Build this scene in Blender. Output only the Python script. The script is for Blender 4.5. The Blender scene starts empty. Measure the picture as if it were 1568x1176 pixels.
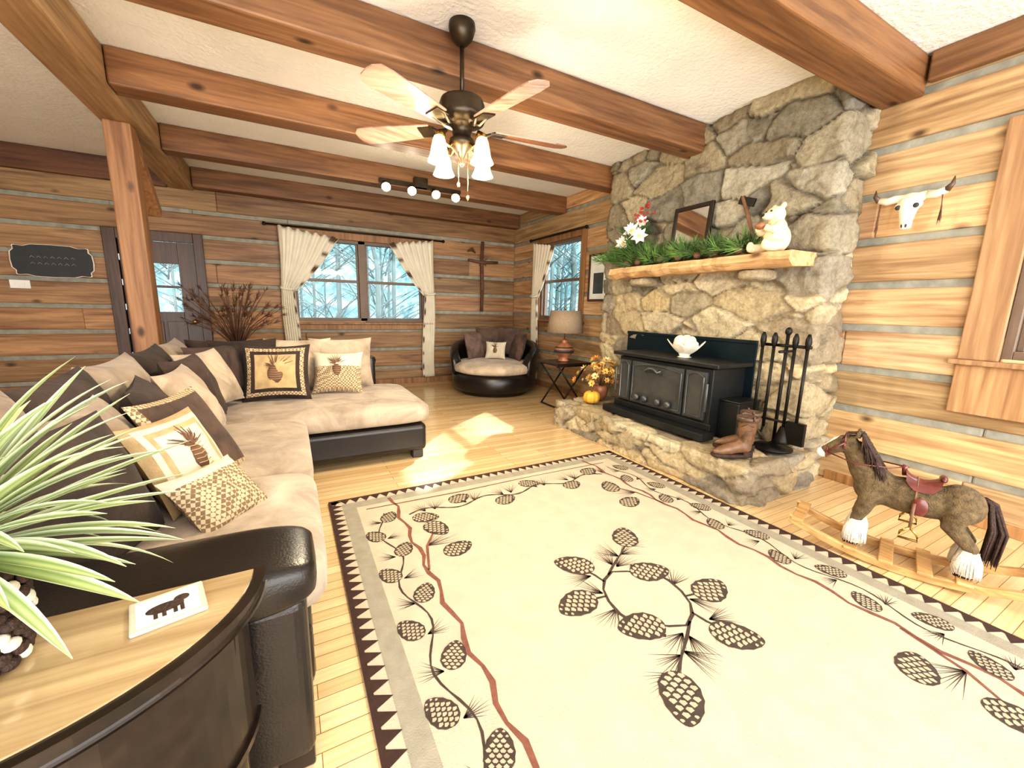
import bpy, math, random
import numpy as np
from mathutils import Vector, Matrix, Euler, noise
random.seed(7)
D=bpy.data; S=bpy.context.scene
pi=math.pi
XW=3.65; YF=6.73; ZC=2.87; XL=-3.6; YN=-1.7
# ------------------------------------------------------------ materials
def newmat(name):
    m=D.materials.new(name); m.use_nodes=True
    return m,m.node_tree,m.node_tree.nodes['Principled BSDF']
def nd(nt,t,**k):
    n=nt.nodes.new(t)
    for a,b in k.items(): setattr(n,a,b)
    return n
def mixc(nt,fac,a,b,bt='MIX'):
    n=nd(nt,'ShaderNodeMix',data_type='RGBA',blend_type=bt)
    for i,s in ((0,fac),(6,a),(7,b)):
        if hasattr(s,'is_output'): nt.links.new(s,n.inputs[i])
        elif i==0: n.inputs[0].default_value=s
        else: n.inputs[i].default_value=(*s[:3],1)
    return n.outputs[2]
def ramp(nt,src,stops):
    r=nd(nt,'ShaderNodeValToRGB'); cr=r.color_ramp
    while len(cr.elements)<len(stops): cr.elements.new(.5)
    for e,(p,c) in zip(cr.elements,stops):
        e.position=p; e.color=(*c,1) if len(c)==3 else c
    nt.links.new(src,r.inputs[0]); return r.outputs[0]
def coords(nt,scale=(1,1,1)):
    tc=nd(nt,'ShaderNodeTexCoord'); mp=nd(nt,'ShaderNodeMapping')
    mp.inputs['Scale'].default_value=scale
    nt.links.new(tc.outputs['Object'],mp.inputs[0]); return mp.outputs[0]
def ntex(nt,vec,scale,detail=4,dist=0,rough=.5):
    n=nd(nt,'ShaderNodeTexNoise'); nt.links.new(vec,n.inputs['Vector'])
    n.inputs['Scale'].default_value=scale; n.inputs['Detail'].default_value=detail
    n.inputs['Distortion'].default_value=dist; n.inputs['Roughness'].default_value=rough
    return n.outputs[0]
def bump(nt,b,h,strength,dist=.01):
    n=nd(nt,'ShaderNodeBump'); n.inputs['Strength'].default_value=strength; n.inputs['Distance'].default_value=dist
    nt.links.new(h,n.inputs['Height']); nt.links.new(n.outputs[0],b.inputs['Normal'])
def attr(nt):
    return nd(nt,'ShaderNodeAttribute',attribute_name='Col').outputs['Color']
def sc(c,k): return tuple(max(0,min(1,x*k)) for x in c)
def simple(name,col,rough=.6,metal=0,var=.15,scale=10,bmp=0,bs=60,useattr=False,stretch=(1,1,1),emit=None,coat=0,sheen=0):
    m,nt,b=newmat(name)
    v=coords(nt,stretch); n=ntex(nt,v,scale,5)
    c=ramp(nt,n,[(.3,sc(col,1-var)),(.7,sc(col,1+var))])
    if useattr: c=mixc(nt,1.0,c,attr(nt),'MULTIPLY')
    nt.links.new(c,b.inputs['Base Color'])
    b.inputs['Roughness'].default_value=rough; b.inputs['Metallic'].default_value=metal
    if coat: b.inputs['Coat Weight'].default_value=coat; b.inputs['Coat Roughness'].default_value=.1
    if sheen: b.inputs['Sheen Weight'].default_value=sheen
    if bmp: bump(nt,b,ntex(nt,v,bs,4),bmp)
    if emit:
        b.inputs['Emission Color'].default_value=(*emit[0],1); b.inputs['Emission Strength'].default_value=emit[1]
    return m
def wood(name,dark,light,axis=0,rough=.55,knots=True,fine=1.0,coat=0,bmp=.25):
    m,nt,b=newmat(name)
    s=[7,7,7]; s[axis]=.55
    v=coords(nt,s)
    n1=ntex(nt,v,1.6*fine,6,1.2,.6)
    mid=tuple((a+c)/2 for a,c in zip(dark,light))
    c=ramp(nt,n1,[(.28,dark),(.45,mid),(.62,light),(.8,mid)])
    s2=[40,40,40]; s2[axis]=1.5
    n2=ntex(nt,coords(nt,s2),1.0*fine,3)
    g=ramp(nt,n2,[(.3,(.66,.60,.54)),(.6,(1.05,1.03,1.0))])
    c=mixc(nt,.85,c,g,'MULTIPLY')
    if knots:
        s3=[4.2,4.2,4.2]; s3[axis]=2.2
        vo=nd(nt,'ShaderNodeTexVoronoi'); nt.links.new(coords(nt,s3),vo.inputs['Vector']); vo.inputs['Scale'].default_value=1.0
        k=ramp(nt,vo.outputs['Distance'],[(.05,(1,1,1)),(.14,(0,0,0))])
        c=mixc(nt,k,c,sc(dark,.35))
    c=mixc(nt,1.0,c,attr(nt),'MULTIPLY')
    nt.links.new(c,b.inputs['Base Color']); b.inputs['Roughness'].default_value=rough
    if coat: b.inputs['Coat Weight'].default_value=coat; b.inputs['Coat Roughness'].default_value=.08
    if bmp: bump(nt,b,n2,bmp,.004)
    return m
M={}
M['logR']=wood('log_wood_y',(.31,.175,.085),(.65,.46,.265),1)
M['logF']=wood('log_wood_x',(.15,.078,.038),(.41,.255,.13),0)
M['chink']=simple('chinking',(.30,.30,.255),.9,var=.2,scale=12,bmp=.4,bs=40)
M['beam']=wood('beam_wood_x',(.115,.050,.024),(.28,.142,.066),0,rough=.5)
M['beamY']=wood('beam_wood_y',(.22,.125,.06),(.43,.28,.15),1)
M['beamZ']=wood('post_wood_z',(.17,.075,.032),(.34,.18,.085),2)
M['trim']=wood('trim_wood',(.19,.095,.042),(.36,.20,.095),2,knots=False)
M['trimL']=wood('light_trim_wood',(.26,.14,.07),(.44,.27,.145),2,knots=True)
M['mantel']=wood('mantel_wood',(.36,.20,.09),(.68,.46,.25),1)
M['tabletop']=wood('table_top_wood',(.36,.26,.14),(.54,.41,.235),0,rough=.18,knots=False,coat=.6,bmp=.03)
M['darkwood']=wood('dark_wood',(.008,.006,.005),(.022,.013,.009),0,rough=.3,knots=False,coat=.1,bmp=.02)
M['darkwoodZ']=wood('door_dark_wood',(.035,.016,.010),(.085,.038,.02),2,rough=.35,knots=False)
M['rock']=wood('rocker_wood',(.38,.20,.08),(.64,.41,.18),1,rough=.35,knots=False)
M['blade']=wood('fan_blade_wood',(.16,.075,.045),(.30,.17,.11),0,rough=.2,knots=False,fine=.7,coat=.6,bmp=.05)
def floor_mat():
    m,nt,b=newmat('oak_floor')
    v=coords(nt)
    br=nd(nt,'ShaderNodeTexBrick'); nt.links.new(v,br.inputs['Vector'])
    br.offset=.37; br.inputs['Scale'].default_value=1
    br.inputs['Brick Width'].default_value=.95; br.inputs['Row Height'].default_value=.06
    br.inputs['Mortar Size'].default_value=.0014; br.inputs['Bias'].default_value=0
    br.inputs['Color1'].default_value=(.80,.61,.36,1); br.inputs['Color2'].default_value=(.62,.43,.22,1)
    br.inputs['Mortar'].default_value=(.22,.12,.05,1)
    n=ntex(nt,coords(nt,(2,50,1)),1.2,5,.5)
    g=ramp(nt,n,[(.3,(.82,.78,.72)),(.65,(1.05,1.05,1.05))])
    c=mixc(nt,.8,br.outputs['Color'],g,'MULTIPLY')
    nt.links.new(c,b.inputs['Base Color']); b.inputs['Roughness'].default_value=.2
    b.inputs['Coat Weight'].default_value=.4; b.inputs['Coat Roughness'].default_value=.1
    bump(nt,b,br.outputs['Fac'],-.15,.002); return m
M['floor']=floor_mat()
M['ceil']=simple('ceiling_texture',(.90,.90,.88),.95,var=.03,scale=5,bmp=.9,bs=35)
def stone_mat():
    m,nt,b=newmat('fieldstone')
    v=coords(nt)
    n1=ntex(nt,v,5,9,.6,.66); n2=ntex(nt,v,38,6,0,.7)
    g=ramp(nt,n1,[(.25,(.45,.41,.36)),(.48,(.92,.90,.85)),(.75,(1.20,1.17,1.08))])
    c=mixc(nt,1.0,attr(nt),g,'MULTIPLY')
    g2=ramp(nt,n2,[(.3,(.62,.58,.53)),(.6,(1.08,1.08,1.06))])
    c=mixc(nt,.85,c,g2,'MULTIPLY')
    nt.links.new(c,b.inputs['Base Color']); b.inputs['Roughness'].default_value=.85
    bump(nt,b,mixc(nt,.4,n1,n2),1.0,.03); return m
M['stone']=stone_mat()
M['leather']=simple('dark_leather',(.013,.010,.009),.28,var=.3,scale=6,bmp=.12,bs=180)
def suede(name,lo,hi,sheen=.2):
    m,nt,b=newmat(name); v=coords(nt)
    n=ntex(nt,v,4,6,.8,.6); c=ramp(nt,n,[(.30,lo),(.5,tuple((a+c)/2 for a,c in zip(lo,hi))),(.70,hi)])
    c=mixc(nt,1.0,c,attr(nt),'MULTIPLY')
    nt.links.new(c,b.inputs['Base Color']); b.inputs['Roughness'].default_value=.85; b.inputs['Sheen Weight'].default_value=sheen
    bump(nt,b,ntex(nt,v,16,4),.35,.02); return m
M['suede']=suede('taupe_suede',(.19,.145,.105),(.42,.345,.265))
M['pbrown']=suede('brown_plush',(.011,.007,.0055),(.050,.030,.022),.04)
M['pcream']=simple('cream_fabric',(.62,.55,.42),.9,var=.10,scale=9,bmp=.2,bs=120)
M['gold']=simple('gold_fabric',(.44,.31,.16),.9,var=.18,scale=20,bmp=.3,bs=150)
def weave():
    m,nt,b=newmat('woven_fabric')
    ch=nd(nt,'ShaderNodeTexChecker'); nt.links.new(coords(nt),ch.inputs['Vector']); ch.inputs['Scale'].default_value=75
    ch.inputs['Color1'].default_value=(.54,.42,.27,1); ch.inputs['Color2'].default_value=(.20,.13,.07,1)
    nt.links.new(ch.outputs[0],b.inputs['Base Color']); b.inputs['Roughness'].default_value=.9
    bump(nt,b,ch.outputs['Fac'],.5,.004); return m
M['weave']=weave()
M['black']=simple('black_cast_iron',(.018,.020,.021),.4,metal=.3,var=.25,scale=8,bmp=.12,bs=120)
M['stovegrey']=simple('stove_door_iron',(.085,.09,.09),.36,metal=.5,var=.2,scale=8)
M['bluesteel']=simple('blue_black_steel',(.010,.022,.030),.3,metal=.4,var=.2,scale=3)
M['iron']=simple('wrought_iron',(.02,.018,.016),.45,metal=.6,var=.2)
M['bronze']=simple('aged_bronze',(.06,.045,.03),.35,metal=.7,var=.3,scale=12)
M['brass']=simple('brass',(.55,.38,.12),.25,metal=1,var=.1)
M['white']=simple('white_paint',(.82,.82,.80),.6,var=.04)
M['bone']=simple('bone',(.74,.68,.56),.7,var=.14,scale=14,bmp=.3,bs=50)
M['horn']=simple('horn',(.10,.06,.04),.4,var=.3,scale=20)
M['resin']=simple('cream_resin',(.76,.64,.43),.6,var=.15,scale=20,bmp=.5,bs=70)
M['curtain']=simple('curtain_cloth',(.74,.69,.57),.9,var=.06,scale=6,bmp=.15,bs=150,useattr=True)
M['frame']=simple('window_frame_brown',(.16,.11,.08),.5,var=.1)
M['leaf']=simple('variegated_leaf',(1,1,1),.45,var=.05,useattr=True)
M['green']=simple('pine_green',(.055,.11,.03),.7,var=.3,scale=30,useattr=True)
M['twig']=simple('dry_twig',(.13,.065,.038),.8,var=.3)
M['flowerw']=simple('white_petals',(.88,.86,.80),.7,var=.05)
M['flowery']=simple('yellow_petals',(.76,.50,.14),.7,var=.2,useattr=True)
M['pumpkin']=simple('pumpkin_skin',(.75,.40,.05),.5,var=.15)
M['berry']=simple('red_berry',(.40,.03,.03),.3,var=.2)
M['boot']=simple('boot_leather',(.16,.085,.045),.45,var=.35,scale=25,bmp=.3,bs=50)
M['fur']=simple('horse_fur',(.14,.098,.05),.95,var=.4,scale=40,bmp=1.0,bs=160)
M['furw']=simple('white_fur',(.85,.80,.70),.95,var=.1,scale=40,bmp=1.0,bs=120)
M['mane']=simple('mane_hair',(.045,.022,.015),.7,var=.4,scale=40,bmp=.6,bs=150)
M['redl']=simple('red_saddle_leather',(.13,.026,.022),.25,var=.35,scale=14,coat=.4)
M['rugbase']=simple('rug_cream',(.50,.435,.325),.97,var=.07,scale=9,bmp=.35,bs=220)
M['rugband']=simple('rug_grey_band',(.30,.275,.215),.97,var=.1,scale=20,bmp=.3,bs=220)
M['rugdark']=simple('rug_dark_brown',(.045,.02,.014),.97,var=.2,scale=40)
M['rugline']=simple('rug_outline',(.055,.038,.028),.97,var=.2,scale=40)
M['rugred']=simple('rug_rust',(.19,.075,.05),.97,var=.2,scale=40)
M['rugtan']=simple('rug_tan',(.42,.355,.25),.97,var=.1,scale=40)
M['shade']=simple('lamp_shade_linen',(.30,.23,.16),.9,var=.1,scale=40)
M['pot']=simple('painted_pottery',(.36,.15,.08),.4,var=.4,scale=9)
M['slate']=simple('chalk_board',(.03,.035,.04),.6,var=.1)
M['glow']=simple('lit_glass_shade',(.95,.80,.5),.4,var=.02,emit=((1.0,.72,.34),3.2))
M['bulb']=simple('bulb',(1,.95,.85),.4,var=.01,emit=((1.0,.84,.55),30))
M['barkpale']=simple('winter_bark',(.09,.13,.13),.9,var=.3,scale=5)
M['snowblue']=simple('outside_ground',(.045,.075,.08),.9,var=.5,scale=1.2)
def glass():
    m=D.materials.new('window_glass'); m.use_nodes=True; nt=m.node_tree; nt.nodes.clear()
    o=nd(nt,'ShaderNodeOutputMaterial'); mx=nd(nt,'ShaderNodeMixShader'); t=nd(nt,'ShaderNodeBsdfTransparent'); g=nd(nt,'ShaderNodeBsdfGlossy')
    n=ntex(nt,coords(nt),2); c=ramp(nt,n,[(0,(.93,.98,1)),(1,(.97,1,1))]); nt.links.new(c,t.inputs[0])
    g.inputs['Roughness'].default_value=.02; mx.inputs[0].default_value=.012
    nt.links.new(t.outputs[0],mx.inputs[1]); nt.links.new(g.outputs[0],mx.inputs[2]); nt.links.new(mx.outputs[0],o.inputs[0]); return m
M['glass']=glass()
M['mirror']=simple('mirror_glass',(.75,.78,.8),.04,metal=1,var=.02)
M['paper']=simple('print_paper',(.80,.82,.80),.7,var=.1,scale=6)
# ------------------------------------------------------------ mesh builder
def sp(x,e): return math.copysign(abs(x)**e,x)
def TR(loc,rot=(0,0,0)): return Matrix.Translation(loc)@Euler(rot).to_matrix().to_4x4()
class MB:
    def __init__(s): s.v=[];s.f=[];s.m=[];s.c=[];s.s=[]
    def add(s,vs,fs,mat=0,col=(1,1,1),smooth=False,T=None):
        o=len(s.v)
        for i,p in enumerate(vs):
            p=Vector(p)
            if T is not None: p=T@p
            s.v.append(p); s.c.append(col[i] if isinstance(col,list) else col)
        for i,f in enumerate(fs):
            s.f.append([o+k for k in f]); s.m.append(mat[i] if isinstance(mat,list) else mat); s.s.append(smooth)
        return s
    def box(s,lo,hi,mat=0,col=(1,1,1),T=None):
        x0,y0,z0=lo;x1,y1,z1=hi
        return s.add([(x0,y0,z0),(x1,y0,z0),(x1,y1,z0),(x0,y1,z0),(x0,y0,z1),(x1,y0,z1),(x1,y1,z1),(x0,y1,z1)],
          [(0,3,2,1),(4,5,6,7),(0,1,5,4),(1,2,6,5),(2,3,7,6),(3,0,4,7)],mat,col,False,T)
    def sq(s,c,h,e1=1,e2=1,mat=0,col=(1,1,1),T=None,nu=24,nv=14,rot=None):
        vs=[];fs=[]
        for i in range(nv+1):
            ph=-pi/2+pi*i/nv
            for j in range(nu):
                th=2*pi*j/nu
                vs.append(Vector((h[0]*sp(math.cos(ph),e1)*sp(math.cos(th),e2),h[1]*sp(math.cos(ph),e1)*sp(math.sin(th),e2),h[2]*sp(math.sin(ph),e1))))
        for i in range(nv):
            for j in range(nu):
                a=i*nu+j;b=i*nu+(j+1)%nu; fs.append((a,b,b+nu,a+nu))
        L=Matrix.Translation(c)
        if rot: L=L@Euler(rot).to_matrix().to_4x4()
        if T is not None: L=T@L
        return s.add(vs,fs,mat,col,True,L)
    def tube(s,pts,r,n=10,mat=0,col=(1,1,1),T=None,flat=1.0):
        pts=[Vector(p) for p in pts]; k=len(pts)
        rs=r if isinstance(r,(list,tuple)) else [r]*k
        vs=[];fs=[];up=None
        for i,p in enumerate(pts):
            d=(pts[min(i+1,k-1)]-pts[max(i-1,0)]).normalized()
            if up is None:
                up=Vector((0,0,1)) if abs(d.z)<.9 else Vector((1,0,0))
            a=d.cross(up).normalized(); up=a.cross(d).normalized()
            for j in range(n):
                t=2*pi*j/n; vs.append(p+a*math.cos(t)*rs[i]+up*math.sin(t)*rs[i]*flat)
        for i in range(k-1):
            for j in range(n):
                fs.append((i*n+j,i*n+(j+1)%n,(i+1)*n+(j+1)%n,(i+1)*n+j))
        fs.append(tuple(range(n-1,-1,-1))); fs.append(tuple((k-1)*n+j for j in range(n)))
        return s.add(vs,fs,mat,col,True,T)
    def lathe(s,prof,n=24,mat=0,col=(1,1,1),T=None,lob=0,lobn=8):
        vs=[];fs=[];k=len(prof)
        for r,z in prof:
            for j in range(n):
                t=2*pi*j/n; rr=r*(1+lob*math.cos(lobn*t)); vs.append((rr*math.cos(t),rr*math.sin(t),z))
        for i in range(k-1):
            for j in range(n): fs.append((i*n+j,i*n+(j+1)%n,(i+1)*n+(j+1)%n,(i+1)*n+j))
        if prof[0][0]>1e-4: fs.append(tuple(range(n-1,-1,-1)))
        if prof[-1][0]>1e-4: fs.append(tuple((k-1)*n+j for j in range(n)))
        return s.add(vs,fs,mat,col,True,T)
    def pillow(s,T,w,h,t,mat=0,col=(1,1,1),matf=None,n=16):
        vs=[];fs=[];ms=[]; ph=random.uniform(0,6)
        for sd in (1,-1):
            o=len(vs)
            for i in range(n+1):
                for j in range(n+1):
                    u=-1+2*i/n; v=-1+2*j/n
                    x=u*w/2*(1-.09*(1-v*v)); y=v*h/2*(1-.09*(1-u*u))
                    z=sd*t/2*(max(0,(1-u**2)*(1-v**2)))**.42
                    z+=sd*.06*t*(math.sin(5*u+3*v+ph)*math.sin(4*v+ph)+.6*math.sin(9*u-4*v+ph))*(1-u*u)*(1-v*v)
                    vs.append((x,y,z))
            for i in range(n):
                for j in range(n):
                    a=o+i*(n+1)+j; f=(a,a+n+1,a+n+2,a+1); fs.append(f if sd>0 else f[::-1])
                    uu=-1+2*(i+.5)/n; vv=-1+2*(j+.5)/n
                    ms.append(matf(uu,vv,sd) if matf else mat)
        return s.add(vs,fs,ms,col,True,T)
def build(mb,name,mats,bevel=0,seg=2,remesh=0,parent=None,smooth_it=0,sub=0):
    me=D.meshes.new(name); me.from_pydata([tuple(v) for v in mb.v],[],mb.f)
    for k in mats: me.materials.append(M[k])
    me.polygons.foreach_set('material_index',mb.m); me.polygons.foreach_set('use_smooth',mb.s)
    ca=me.color_attributes.new('Col','FLOAT_COLOR','POINT')
    ca.data.foreach_set('color',[x for c in mb.c for x in (c[0],c[1],c[2],1.0)])
    me.update(); me.validate()
    o=D.objects.new(name,me); S.collection.objects.link(o)
    if remesh:
        r=o.modifiers.new('fuse','REMESH'); r.mode='VOXEL'; r.voxel_size=remesh; r.use_smooth_shade=True
        q=o.modifiers.new('smooth','SMOOTH'); q.iterations=smooth_it or 4; q.factor=.6
    if bevel:
        b=o.modifiers.new('bevel','BEVEL'); b.width=bevel; b.segments=seg; b.limit_method='ANGLE'; b.angle_limit=.6
    if parent is not None:
        o.parent=parent; o.matrix_parent_inverse=Matrix.Translation(parent.location).inverted()
    return o
def group(name,loc=(0,0,0)):
    e=D.objects.new(name,None); e.location=loc; e.empty_display_size=.1; S.collection.objects.link(e); return e
def rc(a=.12,w=.05):
    k=1+random.uniform(-a,a); return (k*(1+random.uniform(-w,w)),k,k*(1+random.uniform(-w,w)))
# ------------------------------------------------------------ room shell
def subtract(rects,h):
    out=[]
    for a0,a1,z0,z1 in rects:
        if h[0]>=a1 or h[1]<=a0 or h[2]>=z1 or h[3]<=z0: out.append((a0,a1,z0,z1)); continue
        if h[0]>a0: out.append((a0,h[0],z0,z1))
        if h[1]<a1: out.append((h[1],a1,z0,z1))
        b0=max(a0,h[0]);b1=min(a1,h[1])
        if h[2]>z0: out.append((b0,b1,z0,h[2]))
        if h[3]<z1: out.append((b0,b1,h[3],z1))
    return out
def logwall(name,axis,const,a0,a1,holes,sgn,mat,zt=ZC,z0=0.0):
    mb=MB(); z=z0
    def bx(r,d0,d1,m,c):
        lo=[0,0,r[2]];hi=[0,0,r[3]]; x=1-axis
        lo[axis]=r[0];hi[axis]=r[1]; lo[x]=min(const+sgn*d0,const+sgn*d1); hi[x]=max(const+sgn*d0,const+sgn*d1)
        mb.box(lo,hi,m,c)
    while z<zt-.02:
        t=min(z+.25,zt); cuts=[a0]
        p=a0+random.uniform(1.5,4.5)
        while p<a1-.8: cuts.append(p); p+=random.uniform(2.5,5)
        cuts.append(a1)
        for i in range(len(cuts)-1):
            rs=[(cuts[i],cuts[i+1],z,t)]
            for h in holes: rs=subtract(rs,h)
            c=rc(.26,.06); d=random.uniform(-.008,.008)
            for r in rs:
                if r[3]-r[2]>.01 and r[1]-r[0]>.01: bx(r,d,.14,0,c)
        z+=.3
    rs=[(a0,a1,z0,zt)]
    for h in holes: rs=subtract(rs,h)
    for r in rs: bx(r,.018,.13,1,(1,1,1))
    return build(mb,name,[mat,'chink'],bevel=.012)
WF=(.06,1.98,1.02,2.2)
WR=(4.76,5.82,1.12,2.28)
WN=(-.5,.74,1.03,2.2)
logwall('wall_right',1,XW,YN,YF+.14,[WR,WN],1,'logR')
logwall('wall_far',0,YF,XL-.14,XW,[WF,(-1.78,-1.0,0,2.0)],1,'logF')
logwall('wall_left',1,XL,YN,YF,[],-1,'logR')
mb=MB().box((XL-.14,YN,-.06),(XW+.14,YF+.14,0)); build(mb,'floor',['floor'])
mb=MB().box((XL-.14,YN,ZC),(XW+.14,YF+.14,ZC+.08)); build(mb,'ceiling',['ceil'])
GX=-.95
for i,(y0,y1) in enumerate([(1.31,1.54),(2.63,2.84),(3.87,4.07),(5.18,5.37),(6.56,6.72)]):
    mb=MB().box((GX+.005,y0,2.64),(XW-.005,y1,ZC-.002),col=rc(.08)); build(mb,'ceiling_beam',['beam'],bevel=.012)
mb=MB().box((GX-.25,YN,2.62),(GX,YF-.005,ZC-.002)); build(mb,'ceiling_girder',['beamY'],bevel=.015)
mb=MB().box((XL,YF-.07,2.62),(GX-.26,YF-.005,ZC-.002),col=(.6,.5,.5)); build(mb,'trim_1',['beam'],bevel=.01)
mb=MB().box((XW-.07,YN,2.70),(XW-.005,1.29,ZC-.002),col=(.6,.5,.45)); build(mb,'trim_2',['beamY'],bevel=.01)
g=group('support_post',(-1.08,4.6,0))
mb=MB().box((-1.17,4.52,0),(-1.0,4.69,2.62)); build(mb,'post',['beamZ'],bevel=.012,parent=g)
mb=MB(); mb.box((-.06,-.05,-.42),(.06,.05,.42),T=TR((-1.08,4.98,2.36),(.82,0,0))); build(mb,'knee_brace',['beamZ'],bevel=.01,parent=g)
mb=MB().box((-.91,YF-.025,0),(XW,YF-.002,.09)); build(mb,'baseboard_far',['trim'],bevel=.004)
mb=MB().box((XW-.025,YN,0),(XW-.002,1.5,.07),col=(1.3,1.3,1.2)); mb.box((XW-.025,3.9,0),(XW-.002,YF-.03,.09)); build(mb,'baseboard_right',['trim'],bevel=.004)
# ------------------------------------------------------------ windows
def window(name,axis,const,r,npan,tw=.1,apron=0,mat='trim'):
    g=group(name,(const,r[0],r[2]) if axis==1 else (r[0],const,r[2]))
    def bx(mb,a0,a1,z0,z1,d0,d1,m=0,c=(1,1,1)):
        lo=[0,0,z0];hi=[0,0,z1];x=1-axis
        lo[axis]=a0;hi[axis]=a1;lo[x]=const+d0;hi[x]=const+d1; mb.box(lo,hi,m,c)
    a0,a1,z0,z1=r
    mb=MB()
    bx(mb,a0-tw,a0,z0-.02,z1+tw,-.03,.0); bx(mb,a1,a1+tw,z0-.02,z1+tw,-.03,.0)
    bx(mb,a0,a1,z1,z1+tw,-.03,.0); bx(mb,a0-tw-.03,a1+tw+.03,z0-.05,z0-.02,-.07,.0)
    if apron: bx(mb,a0-tw-.02,a1+tw,z0-.05-apron,z0-.05,-.028,.0,0,(1.15,1.15,1.1))
    else: bx(mb,a0-tw,a1+tw,z0-.13,z0-.05,-.025,.0)
    build(mb,'casing',[mat],bevel=.006,parent=g)
    mb=MB(); w=.045
    bx(mb,a0,a0+w,z0-.02,z1,.0,.12);bx(mb,a1-w,a1,z0-.02,z1,.0,.12);bx(mb,a0+w,a1-w,z0-.02,z0+w,.0,.12);bx(mb,a0+w,a1-w,z1-w,z1,.0,.12)
    pw=(a1-a0)/npan
    for i in range(1,npan): bx(mb,a0+i*pw-.05,a0+i*pw+.05,z0,z1,.0,.12)
    zm=(z0+z1)/2
    for i in range(npan):
        p0=a0+i*pw+(.05 if i else w); p1=a0+(i+1)*pw-(.05 if i<npan-1 else w)
        bx(mb,p0,p1,zm-.02,zm+.02,.03,.09)
        bx(mb,p0,p0+.03,z0+w,z1-w,.04,.08); bx(mb,p1-.03,p1,z0+w,z1-w,.04,.08)
    build(mb,'sash',['frame'],bevel=.004,parent=g)
    mb=MB(); bx(mb,a0+w,a1-w,z0+w,z1-w,.058,.062); build(mb,'glass',['glass'],parent=g)
    return g
window('window_1',0,YF,WF,2)
window('window_2',1,XW,WR,1)
window('window_3',1,XW,WN,1,tw=.17,apron=.3,mat='trimL')
def curtain(fn,W,z1,z0,ztie,tie=.16,bot=.2,n=7):
    mb=MB(); vs=[];cs=[];fs=[]; ns=56; nt_=44
    for j in range(nt_+1):
        t=j/nt_; z=z1+(z0-z1)*t; tt=(z1-ztie)/(z1-z0)
        if t<tt:
            q=t/tt; w=W+(tie-W)*(q**.75*(.55+.45*q))
        else:
            q=(t-tt)/(1-tt); w=tie+(bot-tie)*min(1,q*2.5)**.7
        for i in range(ns+1):
            s_=i/ns
            dep=.022*(.4+.6*w/W)*math.sin(s_*2*pi*n+.8*math.sin(5*t))+.03
            zz=z-(.10*s_*(1-t) if t<tt else 0)+ (.012*math.sin(s_*2*pi*n) if j==0 else 0)
            vs.append(fn(w*s_+.012*math.sin(9*t),dep,zz))
            band=s_>.86
            cs.append((.16,.10,.07) if band and int(t*30)%3==0 and s_<.985 else (.75,.70,.62) if s_<.06 else (1,1,1))
    for j in range(nt_):
        for i in range(ns): a=j*(ns+1)+i; fs.append((a,a+1,a+ns+2,a+ns+1))
    mb.add(vs,fs,0,cs,True); return mb
def curtain_set(name,fns,rod0,rod1):
    g=group(name,rod0)
    for k,(fn,w) in enumerate(fns):
        mb=curtain(fn,w,2.30,.10,1.47); o=build(mb,'panel_%d'%(k+1),['curtain'],parent=g)
        so=o.modifiers.new('thick','SOLIDIFY'); so.thickness=.004
        mb=MB(); p=[fn(-.02,.01,1.5),fn(.0,.075,1.47),fn(.1,.085,1.455),fn(.17,.06,1.47),fn(.17,.01,1.5)]
        mb.tube(p,.014,8); build(mb,'tieback_%d'%(k+1),['curtain'],parent=g)
    mb=MB(); mb.tube([rod0,rod1],.012,10)
    mb.sq(rod0,(.025,.025,.025)); mb.sq(rod1,(.025,.025,.025)); build(mb,'rod',['iron'],parent=g)
curtain_set('window_curtains',[(lambda a,d,z:(-.07+a,YF-.045-d,z),.78),(lambda a,d,z:(2.12-a,YF-.045-d,z),.72)],(-.22,YF-.075,2.31),(2.28,YF-.075,2.31))
curtain_set('side_window_curtain',[(lambda a,d,z:(XW-.045-d,5.95-a,z),.62)],(XW-.075,6.05,2.36),(XW-.075,4.60,2.36))
# ------------------------------------------------------------ door
g=group('door_1',(-1.4,YF,0))
mb=MB()
mb.box((-1.88,YF-.035,0),(-1.76,YF-.001,2.10)); mb.box((-1.02,YF-.035,0),(-.92,YF-.001,2.10)); mb.box((-1.76,YF-.035,1.98),(-1.02,YF-.001,2.10))
build(mb,'door_casing',['darkwoodZ'],bevel=.006,parent=g)
mb=MB(); a0,a1=-1.76,-1.02; g0,g1,h0,h1=-1.58,-1.20,1.12,1.72
mb.box((a0,YF+.02,.01),(g0,YF+.06,1.98));mb.box((g1,YF+.02,.01),(a1,YF+.06,1.98))
mb.box((g0,YF+.02,h1),(g1,YF+.06,1.98));mb.box((g0,YF+.02,.01),(g1,YF+.06,h0))
mb.box((-1.62,YF+.008,.15),(-1.42,YF+.02,1.0)); mb.box((-1.38,YF+.008,.15),(-1.18,YF+.02,1.0)); mb.box((g0,YF+.025,1.42),(g1,YF+.055,1.45))
mb.sq((-1.09,YF-.02,1.0),(.03,.03,.03),mat=1)
build(mb,'door_leaf',['darkwoodZ','brass'],bevel=.004,parent=g)
mb=MB().box((g0,YF+.038,h0),(g1,YF+.042,h1)); build(mb,'door_glass',['glass'],parent=g)
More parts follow.
